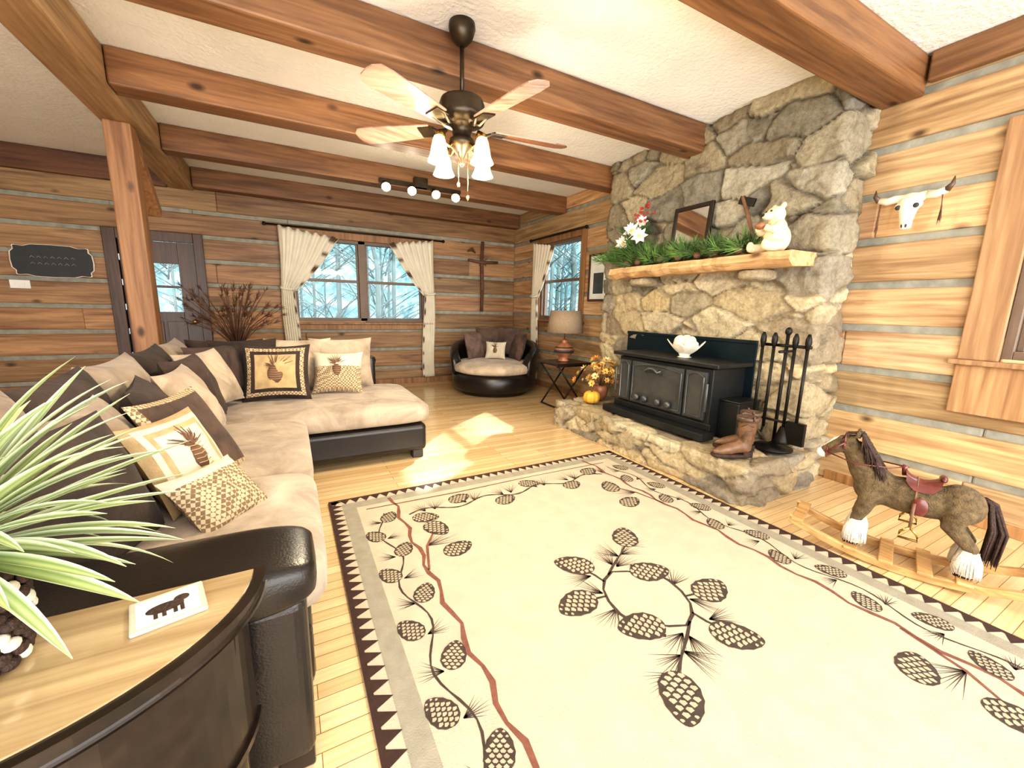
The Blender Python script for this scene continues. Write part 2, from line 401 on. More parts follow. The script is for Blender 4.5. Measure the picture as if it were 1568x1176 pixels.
# ------------------------------------------------------------ stone chimney and hearth
def stonebox(name,lo,hi,res,cell,seed,disp=.045,parent=None,top_smooth=False):
    rs=np.random.RandomState(seed)
    lo=np.array(lo);hi=np.array(hi);n=np.maximum(2,np.round((hi-lo)/res).astype(int))
    idx={};V=[];F=[]
    def vid(i,j,k):
        key=(i,j,k)
        if key not in idx:
            idx[key]=len(V); V.append(lo+(hi-lo)*np.array([i/n[0],j/n[1],k/n[2]]))
        return idx[key]
    for ax in range(3):
        u,w=[a for a in range(3) if a!=ax]
        for side in (0,n[ax]):
            if side and ax==0: continue
            for p in range(n[u]):
                for q in range(n[w]):
                    def at(a,b):
                        t=[0,0,0]; t[ax]=side;t[u]=a;t[w]=b; return vid(*t)
                    f=[at(p,q),at(p+1,q),at(p+1,q+1),at(p,q+1)]
                    flip=(side==0)!=(ax==1)
                    F.append(f[::-1] if flip else f)
    V=np.array(V); cell=np.array(cell)
    seeds=[]; g0=lo-cell;g1=hi+cell; row=0
    z=g0[2]
    while z<g1[2]:
        y=g0[1]+(row%2)*cell[1]*.5
        while y<g1[1]:
            x=g0[0]
            while x<g1[0]:
                if rs.rand()>.30: seeds.append([x+rs.uniform(-.4,.4)*cell[0],y+rs.uniform(-.5,.5)*cell[1],z+rs.uniform(-.46,.46)*cell[2]])
                x+=cell[0]
            y+=cell[1]
        z+=cell[2]; row+=1
    Sd=np.array(seeds); ns=len(Sd)
    wob=np.array([[noise.noise(Vector(v)*5)*.05,noise.noise(Vector(v)*5+Vector((9,3,1)))*.06,noise.noise(Vector(v)*5+Vector((2,7,5)))*.045] for v in V])
    P=(V+wob)/cell; Q=Sd/cell
    f1=np.zeros(len(V));f2=np.zeros(len(V));id1=np.zeros(len(V),int)
    for a in range(0,len(V),4000):
        d=np.abs(P[a:a+4000,None,:]-Q[None]); d=(d**2.2).sum(2)**(1/2.2)
        o=np.argpartition(d,1,axis=1)[:,:2]; dd=np.take_along_axis(d,o,1); sw=dd[:,0]>dd[:,1]
        f1[a:a+4000]=dd.min(1); f2[a:a+4000]=dd.max(1); id1[a:a+4000]=np.where(sw,o[:,1],o[:,0])
    e0=np.clip((f2-f1)/.085,0,1); e=e0*e0*(3-2*e0)
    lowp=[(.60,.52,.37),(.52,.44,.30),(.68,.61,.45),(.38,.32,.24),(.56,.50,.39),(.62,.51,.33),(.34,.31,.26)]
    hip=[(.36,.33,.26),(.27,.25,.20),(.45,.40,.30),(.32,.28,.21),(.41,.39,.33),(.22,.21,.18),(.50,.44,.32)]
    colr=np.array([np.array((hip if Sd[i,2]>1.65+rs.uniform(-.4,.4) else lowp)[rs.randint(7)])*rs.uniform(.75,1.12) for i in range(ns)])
    off=rs.uniform(-.6,1.1,ns); tilt=rs.uniform(-1,1,(ns,3))
    rel=(P-Q[id1])
    h=e*(disp*.6+disp*.6*off[id1]+disp*.8*(rel*tilt[id1]).sum(1))
    fn=np.array([noise.fractal(Vector(v)*13,1.0,2.0,5) for v in V])*.014
    rid=np.array([abs(noise.noise(Vector((v[0]*4,v[1]*4+7,v[2]*16))))for v in V])*.016
    h=h+fn-rid*e
    nrm=np.zeros_like(V)
    for ax in range(3):
        nrm[:,ax]+=np.where(V[:,ax]<=lo[ax]+1e-6,-1,0)+(np.where(V[:,ax]>=hi[ax]-1e-6,1,0) if ax else 0)
    nrm/=np.maximum(1e-6,np.linalg.norm(nrm,axis=1))[:,None]
    if top_smooth: h=np.where((nrm[:,2]>.9),h*.35,h)
    V2=V+nrm*h[:,None]
    mort=np.array((.36,.31,.23)); C=mort*(1-e[:,None])*(.40+.55*np.clip((V[:,2:3]<1.6)*1.0,0,1))+colr[id1]*e[:,None]  # upper joints darker: gap shadow put into the mortar colour
    me=D.meshes.new(name); me.from_pydata(V2.tolist(),[],F); me.materials.append(M['stone'])
    me.polygons.foreach_set('use_smooth',[True]*len(F))
    ca=me.color_attributes.new('Col','FLOAT_COLOR','POINT'); ca.data.foreach_set('color',np.hstack([C,np.ones((len(C),1))]).ravel().tolist())
    me.update(); o=D.objects.new(name,me); S.collection.objects.link(o)
    if parent is not None: o.parent=parent; o.matrix_parent_inverse=Matrix.Translation(parent.location).inverted()
    return o
fp=group('stone_fireplace',(3.3,2.65,0))
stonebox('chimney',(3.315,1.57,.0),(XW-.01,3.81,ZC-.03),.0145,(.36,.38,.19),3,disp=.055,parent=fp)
stonebox('hearth',(2.55,1.48,.0),(3.33,3.61,.255),.0145,(.30,.36,.13),11,disp=.045,parent=fp,top_smooth=True)
# mantel
g=group('mantel_shelf',(3.1,2.5,1.6))
mb=MB(); vs=[];fs=[];n=60
for i in range(n+1):
    y=1.62+(3.40-1.62)*i/n; wv=.022*noise.noise(Vector((y*5,0,0)))+.012*noise.noise(Vector((y*17,3,0)))
    th=.014*noise.noise(Vector((y*7,5,2)))
    vs+=[(3.30,y,1.60),(2.98+wv+.03,y,1.585+th),(2.95+wv*1.3,y,1.63+th),(2.975+wv,y,1.685+th*.3),(3.30,y,1.69)]
for i in range(n):
    for k in range(5):
        a=i*5+k;b=i*5+(k+1)%5; fs.append((a,b,b+5,a+5))
fs.append((4,3,2,1,0)); fs.append(tuple(n*5+k for k in range(5)))
mb.add(vs,fs); build(mb,'shelf_slab',['mantel'],parent=g)
mb=MB()
for y in (1.95,3.1): mb.sq((3.17,y,1.55),(.13,.10,.045),.6,.5,col=(.40,.34,.25))
build(mb,'corbels',['stone'],parent=g)
# ------------------------------------------------------------ wood stove insert
g=group('wood_stove',(3.0,2.5,.3)); zb=.285
mb=MB(); mb.box((2.84,1.99,zb),(3.24,3.01,.83)); mb.box((2.80,1.93,.84),(3.24,3.07,.875)); mb.box((2.70,1.93,zb),(2.84,3.07,.345)); mb.box((2.82,1.96,.345),(2.85,3.04,.40))
mb.box((2.95,1.83,zb),(3.22,1.99,.58)); mb.box((2.94,1.82,.58),(3.22,1.99,.595))
build(mb,'body',['black'],bevel=.008,parent=g)
mb=MB(); mb.box((3.235,1.92,zb),(3.25,3.34,1.05)); mb.box((3.225,1.92,1.02),(3.235,3.34,1.05)); build(mb,'surround_panel',['bluesteel'],bevel=.004,parent=g)
mb=MB()
def arch(y0,y1,z0,z1,x,rise=.05,w=.018):
    pts=[(x,y0,z0),(x,y0,z1-rise)]
    for k in range(1,8): t=k/8; pts.append((x,y0+(y1-y0)*t,z1-rise+rise*math.sin(pi*t)))
    pts+=[(x,y1,z1-rise),(x,y1,z0),(x,y0,z0)]
    mb.tube(pts,w/2,6)
for (y0,y1) in ((2.03,2.22),(2.24,2.82),(2.84,2.98)):
    mb.box((2.815,y0,.42),(2.84,y1,.80)); arch(y0+.02,y1-.02,.44,.79,2.812,.03)
mb.box((2.812,2.30,.52),(2.818,2.76,.72))
for y in (2.36,2.47,2.62,2.72): 
    mb.sq((2.79,y,.475),(.024,.032,.032)); mb.tube([(2.82,y,.475),(2.79,y,.475)],.012,8)
for y,s_ in ((2.50,1),(2.60,-1)):
    pts=[(2.79,y+s_*.0,.75),(2.775,y+s_*.03,.765),(2.77,y+s_*.08,.76),(2.775,y+s_*.12,.735),(2.79,y+s_*.15,.75)]
    mb.tube(pts,.011,8); mb.tube([(2.815,y,.75),(2.79,y,.75)],.014,8)
mb.tube([(2.79,2.0,.5),(2.79,2.0,.72)],.012,8); mb.tube([(2.79,3.0,.5),(2.79,3.0,.72)],.01,8)
build(mb,'doors',['stovegrey'],bevel=.003,parent=g)
# shell bowl on stove
g=group('shell_bowl',(3.0,2.35,.88))
mb=MB(); vs=[];fs=[];na=36;nr=8
for i in range(nr+1):
    r=i/nr
    for j in range(na):
        t=2*pi*j/na; rr=.15*r*(1+.12*math.cos(t*6)*r)
        vs.append((3.0+rr*.7*math.cos(t),2.40+rr*1.05*math.sin(t),.895+.10*r**2+.025*math.cos(t*6)*r*r))
for i in range(nr):
    for j in range(na): a=i*na+j;b=i*na+(j+1)%na; fs.append((a,b,b+na,a+na))
mb.add(vs,fs,0,(1,1,1),True)
mb.lathe([(.06,0),(.04,.01),(.05,.03)],16,T=TR((3.0,2.4,.876)))
for k in range(9): mb.sq((3.0+random.uniform(-.04,.04),2.4+random.uniform(-.09,.09),1.0+random.uniform(-.01,.03)),(.045,.04,.05),rot=(random.random(),random.random(),0))
o=build(mb,'bowl',['bone'],parent=g); so=o.modifiers.new('t','SOLIDIFY'); so.thickness=.008
# ------------------------------------------------------------ fireplace tools
g=group('fireplace_tool_set',(3.08,1.62,.3))
mb=MB(); bx_,by_=3.08,1.62
mb.lathe([(.13,0),(.13,.012),(.04,.03),(.018,.05)],20,T=TR((bx_,by_,.285)))
mb.tube([(bx_,by_,.31),(bx_,by_,1.12)],.012,8); mb.sq((bx_,by_,1.14),(.022,.022,.03))
mb.tube([(bx_,by_-.16,1.04),(bx_,by_+.16,1.04)],.011,8); mb.tube([(bx_-.08,by_,1.0),(bx_+.08,by_,1.0)],.010,8)
mb.tube([(bx_-.02,by_-.16,.5),(bx_-.02,by_+.16,.5)],.009,8)
for k,(dx,dy) in enumerate(((-.03,-.15),(-.03,-.07),(-.03,.07),(-.03,.15))):
    x=bx_+dx;y=by_+dy
    mb.tube([(x,y,.44),(x,y,1.02)],.011,8)
    mb.tube([(x,y,1.02),(x,y,1.07),(x,y,1.10),(x,y,1.13)],[.011,.021,.019,.008],8)
    if k==0: mb.box((x-.015,y-.06,.36),(x+.015,y+.06,.52))
    if k==1: mb.lathe([(.02,.0),(.05,-.10),(.055,-.12)],12,T=TR((x,y,.47)))
    if k==2: mb.tube([(x,y,.44),(x-.02,y,.40),(x-.05,y,.42)],[.009,.008,.003],8)
    if k==3:
        mb.tube([(x,y,.44),(x,y+.03,.40),(x,y,.35)],.006,6); mb.tube([(x,y,.44),(x,y-.03,.40),(x,y,.35)],.006,6)
build(mb,'tools',['iron'],parent=g)
# ------------------------------------------------------------ cowboy boots
def boot(loc,rz):
    T=TR(loc,(0,0,rz)); mb=MB(); out=[]
    mb.tube([(0,0,.05),(0,0,.11),(.0,0,.18),(-.005,0,.27)],[.043,.044,.054,.064],14,T=T)
    mb.tube([(-.015,0,.07),(.06,0,.068),(.12,0,.05),(.17,0,.038),(.215,0,.03)],[.045,.048,.044,.034,.014],12,T=T,flat=.9)
    out.append(build(mb,'boot_upper',['boot'],remesh=.008))
    mb=MB(); mb.sq((.10,0,.012),(.125,.046,.012),.3,.7,T=T); mb.box((-.045,-.034,0),(.02,.034,.045),T=T)
    out.append(build(mb,'boot_sole',['mane'],bevel=.004))
    mb=MB(); mb.lathe([(.068,.255),(.071,.285),(.060,.286),(.056,.24)],18,T=T)
    for s_ in (-1,1):
        mb.tube([(-.0,s_*.066,.27),(0,s_*.074,.30),(.0,s_*.062,.285)],.008,8,T=T)
        mb.tube([(.045,s_*.03,.14),(.03,s_*.055,.19),(-.01,s_*.062,.20)],.004,6,T=T); mb.tube([(.05,s_*.02,.22),(.03,s_*.056,.245),(-.01,s_*.066,.23)],.004,6,T=T)
    out.append(build(mb,'boot_collar',['horn']))
    return out
for lc,rz in (((2.70,1.60,.285),2.65),((2.86,1.68,.285),2.35)):
    g=group('cowboy_boot',lc)
    for o in boot(lc,rz): o.parent=g; o.matrix_parent_inverse=Matrix.Translation(lc).inverted()
# ------------------------------------------------------------ foliage helpers
def tuft(mb,p,d,n,L,spread=.6,w=.003,mat=0,col=(1,1,1)):
    p=Vector(p);d=Vector(d).normalized()
    for _ in range(n):
        q=(d+Vector([random.uniform(-spread,spread) for _ in range(3)])).normalized()
        s_=q.cross(Vector((random.random(),random.random(),random.random()))).normalized()*w
        o=p+d*random.uniform(0,L*.7); l=L*random.uniform(.6,1.1); k=random.uniform(.6,1.5)
        mb.add([o-s_,o+s_,o+q*l],[(0,1,2)],mat,(col[0]*k,col[1]*k,col[2]*k))
def flower(mb,p,d,R,n=8,mat=0,matc=1,col=(1,1,1)):
    d=Vector(d).normalized(); q=d.to_track_quat('Z','Y').to_matrix().to_4x4(); T=Matrix.Translation(p)@q
    for lay in range(2):
        for k in range(n):
            a=2*pi*(k+.5*lay)/n; R2=R*(1-.3*lay); u=Vector((math.cos(a),math.sin(a),0)); v=Vector((-math.sin(a),math.cos(a),0))
            pts=[Vector((0,0,.0)),u*R2*.5+v*R2*.28+Vector((0,0,.15*R+lay*.2*R)),u*R2+Vector((0,0,.25*R+lay*.4*R)),u*R2*.5-v*R2*.28+Vector((0,0,.15*R+lay*.2*R))]
            mb.add(pts,[(0,1,2,3)],mat,col,False,T)
    mb.sq((0,0,R*.15),(R*.2,R*.2,R*.15),mat=matc,T=T,nu=8,nv=6)
g=group('pine_garland',(3.1,2.6,1.7))
mb=MB()
for k in range(220):
    y=random.uniform(1.95,3.36); x=random.uniform(2.98,3.2); z=1.70+random.uniform(.0,.06)
    d=(random.uniform(-.8,.3),random.uniform(-1,1),random.uniform(.0,.9))
    tuft(mb,(x,y,z),d,20,.13,.5,.0038,col=(1,1,1) if k%3 else (1.9,1.8,1.5))
for k in range(34):
    y=random.uniform(3.05,3.48); tuft(mb,(random.uniform(2.96,3.15),y,1.72+random.random()*.14),(random.uniform(-1,.2),random.uniform(-.4,1),.2),18,.16,.5,.004,col=(1.1,1.3,1))
mb.tube([(3.12,1.95,1.705),(3.1,2.3,1.715),(3.14,2.7,1.71),(3.1,3.1,1.715),(3.12,3.35,1.71)],.01,6,mat=1)
build(mb,'sprigs',['green','twig'],parent=g)
mb=MB()
for k in range(7):
    y=2.0+k*.2+random.uniform(-.05,.05); mb.sq((3.0,y,1.725),(.032,.032,.028),nu=10,nv=8)
build(mb,'pinecones',['twig'],parent=g)
g=group('poinsettia_arrangement',(3.1,3.22,1.7))
mb=MB()
for p,r in (((3.05,3.20,2.04),.09),((3.02,3.06,1.97),.085),((3.04,3.30,1.93),.085),((3.1,3.12,2.12),.065)): flower(mb,p,(-1,-.7,.3),r,7)
build(mb,'white_flowers',['flowerw','flowery'],parent=g)
mb=MB()
for k in range(30):
    a=random.uniform(0,6.28); p0=Vector((3.12,3.2,1.74)); d=Vector((math.cos(a)*.35-.1,math.sin(a)*.45,1)); mb.tube([p0,p0+d*.12,p0+d*random.uniform(.2,.38)],[.004,.003,.002],5,mat=1)
    tuft(mb,p0+d*random.uniform(.1,.3),d,14,.09,.9,.005,col=(1,1,1))
mb.lathe([(.05,0),(.07,.05),(.06,.10)],16,mat=1,T=TR((3.12,3.2,1.695)))
build(mb,'stems',['green','twig'],parent=g)
mb=MB()
for k in range(22): mb.sq((3.1+random.uniform(-.06,.06),3.1+random.uniform(-.07,.07),2.10+random.uniform(0,.18)),(.013,.013,.013),nu=8,nv=6)
build(mb,'berries',['berry'],parent=g)
g=group('framed_mirror',(3.2,2.62,1.7)); T=TR((3.19,2.62,1.945),(0,.10,0))
mb=MB()
for lo,hi in (((-.012,-.20,-.25),(.015,-.16,.25)),((-.012,.16,-.25),(.015,.20,.25)),((-.012,-.16,.21),(.015,.16,.25)),((-.012,-.16,-.25),(.015,.16,-.21))): mb.box(lo,hi,T=T)
build(mb,'frame',['darkwood'],bevel=.006,parent=g)
mb=MB().box((-.004,-.16,-.21),(.006,.16,.21),T=T); build(mb,'mirror_glass',['mirror'],parent=g)
g=group('bear_figurine',(3.1,1.80,1.7)); T=TR((3.10,1.80,1.69),(0,0,2.7))@Matrix.Scale(1.2,4)
mb=MB()
mb.sq((0,0,.08),(.07,.075,.085),T=T);mb.sq((.01,0,.13),(.055,.06,.07),T=T);mb.sq((.025,0,.215),(.052,.052,.048),T=T);mb.sq((.075,0,.205),(.03,.026,.022),T=T)
for s_ in (-1,1):
    mb.sq((.01,s_*.04,.262),(.014,.018,.018),T=T); mb.tube([(.02,s_*.055,.16),(.07,s_*.06,.12),(.10,s_*.03,.14)],[.026,.024,.02],10,T=T)
    mb.tube([(0,s_*.055,.04),(.06,s_*.07,.03),(.11,s_*.07,.03)],[.035,.032,.025],10,T=T); mb.sq((.115,s_*.07,.04),(.018,.026,.032),T=T)
build(mb,'bear_body',['resin'],remesh=.007,parent=g)
mb=MB(); mb.sq((.102,0,.21),(.009,.011,.008),T=T)
for s_ in (-1,1): mb.sq((.070,s_*.022,.232),(.006,.006,.006),T=T)
mb.sq((.11,0,.15),(.03,.03,.02),mat=1,T=T); build(mb,'bear_face',['black','pot'],parent=g)
g=group('hatchet',(3.2,2.05,1.7)); mb=MB()
mb.tube([(3.17,1.97,1.705),(3.18,2.05,1.9),(3.2,2.16,2.16)],[.017,.014,.018],8); mb.box((-.012,-.10,-.03),(.012,.03,.03),mat=1,T=TR((3.2,2.155,2.13),(.35,0,0)))
build(mb,'axe',['boot','iron'],bevel=.003,parent=g)
g=group('pumpkin',(2.82,3.40,.28)); mb=MB()
prof=[(.01,.0)]+[(.085*math.sin(pi*(k/10))**.6,.065-.065*math.cos(pi*k/10)) for k in range(1,10)]+[(.012,.122)]
mb.lathe(prof,40,lob=.06,lobn=9,T=TR((2.78,3.34,.285))); mb.tube([(2.78,3.34,.395),(2.785,3.345,.43),(2.80,3.35,.445)],[.012,.008,.009],8,mat=1)
build(mb,'pumpkin_body',['pumpkin','twig'],parent=g)
g=group('autumn_flower_arrangement',(3.0,3.44,.28)); mb=MB()
mb.lathe([(.05,0),(.085,.06),(.09,.13),(.07,.16)],20,T=TR((3.0,3.47,.285)),mat=2)
for k in range(64):
    a=random.uniform(0,6.28); e=random.uniform(.1,1.3); L=random.uniform(.12,.32)
    d=Vector((math.cos(a)*math.cos(e),math.sin(a)*math.cos(e),math.sin(e))); p=Vector((2.98,3.44,.45))+d*L
    if p.x>3.18 : p.x=3.18
    k_=random.choice([(1,1,1),(1.15,1.3,2.2),(.9,.6,.4),(1.15,1.1,1.2)])
    flower(mb,p,d,random.uniform(.03,.055),6,0,1,k_)
    if k%3==0: mb.tube([(2.98,3.44,.42),p],.003,5,mat=1)
build(mb,'blooms',['flowery','twig','pot'],parent=g)
# ------------------------------------------------------------ rug
def rug():
    mb=MB(); X0,X1,Y0,Y1=.14,2.47,-.43,2.68
    Z=.012
    mb.box((X0,Y0,.0),(X1,Y1,Z),0)
    def quad(x0,x1,y0,y1,z,m): mb.add([(x0,y0,z),(x1,y0,z),(x1,y1,z),(x0,y1,z)],[(0,1,2,3)],m)
    def ring(i0,i1,z,m):
        quad(X0+i0,X0+i1,Y0+i0,Y1-i0,z,m);quad(X1-i1,X1-i0,Y0+i0,Y1-i0,z,m);quad(X0+i1,X1-i1,Y1-i1,Y1-i0,z,m);quad(X0+i1,X1-i1,Y0+i0,Y0+i1,z,m)
    ring(.0,.02,Z+.0006,2); ring(.072,.15,Z+.0006,1); 
    def tri(a,b,c,m=2,z=Z+.001):
        va=Vector(a);vb=Vector(b);vc=Vector(c)
        if (vb-va).cross(vc-va).z<0: vb,vc=vc,vb
        mb.add([(va.x,va.y,z),(vb.x,vb.y,z),(vc.x,vc.y,z)],[(0,1,2)],m)
    p=.062
    def V3(x,y): return (x,y,0)
    n=int((Y1-Y0)/p)
    for i in range(n):
        y=Y0+(i+.5)*(Y1-Y0)/n
        for xb,s_ in ((X0+.014,1),(X1-.014,-1)): tri(V3(xb,y-p*.48),V3(xb,y+p*.48),V3(xb+s_*.062,y))
    n=int((X1-X0)/p)
    for i in range(n):
        x=X0+(i+.5)*(X1-X0)/n
        for yb,s_ in ((Y0+.014,1),(Y1-.014,-1)): tri(V3(x-p*.48,yb),V3(x+p*.48,yb),V3(x,yb+s_*.062))
    def ribbon(pts,w,m,z=Z+.0012):
        pts=[Vector((a[0],a[1],0)) for a in pts]; L=[];k=len(pts)
        for i,q in enumerate(pts):
            d=(pts[min(i+1,k-1)]-pts[max(i-1,0)]).normalized(); nn=Vector((-d.y,d.x,0)); ww=w*(1+.3*math.sin(i*2.1))/2
            L+= [(q.x-nn.x*ww,q.y-nn.y*ww,z),(q.x+nn.x*ww,q.y+nn.y*ww,z)]
        mb.add(L,[(2*i,2*i+2,2*i+3,2*i+1) for i in range(k-1)],m)
    def needles(c,ang,L,n=9,spread=.9,m=3,z=Z+.001):
        for i in range(n):
            a=ang+spread*(i/(n-1)-.5)*2*.6+random.uniform(-.05,.05); l=L*random.uniform(.75,1.05)
            d=Vector((math.cos(a),math.sin(a),0)); q=Vector((-d.y,d.x,0))*.0022; c0=Vector((c[0],c[1],0))
            tri(c0-q,c0+q,c0+d*l,m,z)
    def cone(c,ang,L,W,m=3):
        d=Vector((math.cos(ang),math.sin(ang),0));q=Vector((-d.y,d.x,0));c0=Vector((c[0],c[1],0)); n=28
        def wid(t): return W/2*(max(0,1-abs(t)**2.2))**.6*(1-.18*t)
        pts=[]
        for k in range(n):
            t=math.cos(2*pi*k/n); pts.append(c0+d*(L/2*t)+q*(math.copysign(wid(t)*(1+.06*(k%2)),math.sin(2*pi*k/n))))
        mb.add([(a.x,a.y,Z+.0018) for a in pts],[tuple(range(n))],m)
        rows=9; step=W*.235
        for r in range(rows):
            t=-.84+1.68*r/(rows-1); w=wid(t)*.92
            os_=[j*step for j in range(-4,5)] if r%2 else [(j+.5)*step for j in range(-4,4)]
            for o in os_:
                if abs(o)+step*.34>w: 
                    if abs(o)>w*.86: continue
                    sh=.6
                else: sh=1
                cc=c0+d*(t*L/2)+q*o; a_=L/rows*.70*sh; b_=step*.43*sh
                P=[cc+d*a_*.75,cc+q*b_,cc+q*b_*.55-d*a_*.55,cc-q*b_*.55-d*a_*.55,cc-q*b_]
                if (P[1]-P[0]).cross(P[2]-P[0]).z<0: P=P[::-1]
                mb.add([(a.x,a.y,Z+.0024) for a in P],[(0,1,2,3,4)],5)
    C=Vector((1.31,1.125,0))
    items=[((-.15,.325),2.4),((-.30,.10),3.3),((.26,.405),.9),((.15,.12),-.3)]
    for (ox,oy),a in items:
        for s_ in (1,-1):
            cone((C.x+s_*ox,C.y+s_*oy),a+(0 if s_>0 else pi),.20,.135)
    for s_ in (1,-1):
        P=lambda x,y:(C.x+s_*x,C.y+s_*y)
        ring_=[P(-.02,.20),P(-.09,.17),P(-.14,.12),P(-.17,.05),P(-.18,-.03),P(-.16,-.10),P(-.13,-.16),P(-.10,-.20)]
        ribbon(ring_,.013,3)
        ribbon([P(-.10,.16),P(-.11,.22),P(-.13,.27)],.01,3); ribbon([P(-.16,.08),P(-.22,.09)],.01,3)
        ribbon([P(-.05,.19),P(.03,.24),P(.12,.29),P(.20,.34)],.011,3); ribbon([P(-.02,.20),P(.05,.17),P(.09,.14)],.009,3)
        for x,y,a in ((.02,.24,1.4),(.10,.28,2.0),(.12,.29,.1),(-.16,.1,2.2),(-.12,.24,1.3),(-.17,.0,3.6),(-.13,.22,2.9),(.2,.34,0.0),(.03,.22,.3)):
            needles(P(x,y),a+(0 if s_>0 else pi),.15,10)
    for sx,xe in ((1,X0),(-1,X1)):
        xl=xe+sx*.37
        ribbon([(xl+.016*math.sin(k*1.7),Y0+.1+(Y1-Y0-.2)*k/40) for k in range(41)],.018,4)
        ribbon([(xe+sx*(.25+.035*math.sin(k*.55)),Y0+.3+(Y1-Y0-.6)*k/60) for k in range(61)],.008,3)
        y=Y0+.35;k=0
        while y<Y1-.32:
            s_=1 if k%2 else -1; cx=xe+sx*.25+s_*.055
            cone((cx,y),pi/2+s_*sx*-.5,.13,.088); needles((xe+sx*.25,y-.05),(.2 if s_*1<0 else 2.8),.10,7)
            y+=.185;k+=1
    for ye,sy in ((Y1,-1),(Y0,1)):
        yl=ye+sy*.38
        ribbon([(X0+.42+(X1-X0-.84)*k/50,yl+.035*math.sin(k*.45)) for k in range(51)],.012,3)
        x=X0+.50;k=0
        while x<X1-.42:
            s_=1 if k%2 else -1
            cone((x,yl+s_*.075),(.4 if k%3 else -.4),.16,.11); needles((x+.08,yl),(-1.3*sy*1.0),.16,9); needles((x+.02,yl),(1.9),.13,8)
            x+=.27;k+=1
        ribbon([(X0+.2,ye+sy*.20),(X0+.8,ye+sy*.215),(X0+1.4,ye+sy*.2),(X1-.25,ye+sy*.21)],.010,4)
    for sx,xe in ((1,X0),(-1,X1)):
        for sy,ye in ((1,Y0),(-1,Y1)):
            b=Vector((xe+sx*.42,ye+sy*.75,0)); ribbon([(xe+sx*.37,ye+sy*.95),(b.x,b.y),(xe+sx*.5,ye+sy*.62)],.012,4)
            cone((xe+sx*.52,ye+sy*.60),1.2*sx*sy,.18,.12); cone((xe+sx*.56,ye+sy*.84),.3,.17,.115); needles((b.x,b.y),.3 if sx>0 else 2.8,.2,10)
    build(mb,'area_rug',['rugbase','rugband','rugdark','rugline','rugred','rugtan'])
rug()
# ------------------------------------------------------------ sectional sofa
sofa=group('sectional_sofa',(-.4,2.8,0))
mb=MB()
mb.box((-1.0,1.22,.07),(.0,4.46,.30)); mb.box((.0,3.22,.07),(.95,4.40,.30))
mb.box((-1.06,1.05,.07),(-.86,4.48,.72)); mb.box((-.95,4.34,.07),(.74,4.50,.72))
build(mb,'leather_frame',['leather'],bevel=.04,seg=4,parent=sofa)
mb=MB(); mb.box((-1.04,1.02,.07),(-.01,1.25,.54)); 
build(mb,'near_arm_base',['leather'],bevel=.03,seg=4,parent=sofa)
mb=MB(); mb.sq((-.51,1.135,.575),(.53,.14,.07),.45,.3,nu=48,nv=18); mb.sq((-.97,2.8,.70),(.12,1.70,.06),.4,.3,nu=40); mb.sq((-.12,4.42,.70),(.88,.11,.06),.4,.3,nu=40)
mb.sq((.66,4.42,.52),(.085,.115,.23),.3,.35,nu=32,nv=18)
build(mb,'arm_pads',['leather'],parent=sofa)
mb=MB()
for x,y in ((.88,3.30),(.88,4.3),(-.06,1.10),(-1.0,1.12),(-.05,3.0),(-.98,4.4)): mb.box((x-.045,y-.045,.0),(x+.045,y+.045,.08))
build(mb,'feet',['darkwood'],bevel=.008,parent=sofa)
mb=MB()
mb.sq((-.42,1.685,.39),(.48,.43,.105),.42,.22,nu=56,nv=20,col=(1.35,1.35,1.35)); mb.sq((-.42,2.64,.39),(.48,.53,.105),.42,.22,nu=56,nv=20,col=(1.05,1.03,1.0)); mb.sq((.02,3.78,.385),(.98,.58,.095),.42,.16,nu=64,nv=20,col=(1.15,1.15,1.15))
build(mb,'seat_cushions',['suede'],parent=sofa)
mb=MB()
def lean(c,rz,rx,w,h,t,mat,col=(1,1,1),matf=None,mb_=None):
    T=Matrix.Translation(c)@Euler((0,0,rz)).to_matrix().to_4x4()@Euler((pi/2-rx,0,0)).to_matrix().to_4x4()
    mb_.pillow(T,w,h,t,mat,col,matf)
for y,c,m in ((1.58,(.8,.75,.7),0),(2.15,(1,1,1),1),(2.75,(.85,.82,.8),0),(3.35,(1,1,1),1),(3.92,(.8,.75,.7),0)):
    lean((-.78,y,.70),pi/2,.22,.66,.54,.26,m,c,None,mb)
for x,c,m in ((-.50,(1,1,1),1),(.05,(1.5,1.5,1.45),0),(.42,(1.4,1.4,1.35),0)):
    lean((x,4.20,.70),0,.18,.56,.50,.24,m,c,None,mb)
build(mb,'back_cushions',['suede','pbrown'],parent=sofa)
def pillow_obj(name,c,rz,rx,w,h,t,mats,matf=None,col=(1,1,1)):
    g=group(name,c); mb=MB(); lean(c,rz,rx,w,h,t,0,col,matf,mb); build(mb,'cover',mats,parent=g)
    return g
for c,rz,w,col in (((-.58,1.52,.68),1.25,.50,(1,1,1)),((-.56,2.36,.68),1.75,.50,(1.3,1.2,1.2)),((-.55,3.16,.70),1.4,.50,(1.2,1.1,1.1)),((-.50,3.86,.72),.9,.48,(1.8,1.8,2)),((-.34,4.02,.74),.25,.50,(.8,.8,.8))):
    pillow_obj('brown_throw_pillow',c,rz,.35,w,w*.92,.19,['pbrown'],col=col)
for c,rz,w,col in (((-.60,1.92,.69),1.6,.48,(1.0,.95,.9)),((-.50,2.76,.70),1.5,.48,(1.2,1.15,1.1)),((-.52,3.52,.72),1.2,.48,(1.35,1.35,1.3))):
    pillow_obj('taupe_throw_pillow',c,rz,.45,w,w*.9,.17,['suede'],col=col)
def mfA(u,v,s):
    m=max(abs(u),abs(v)); 
    if m>.93: return 2
    if m>.70: return 1
    if m>.60: return 2
    return 0
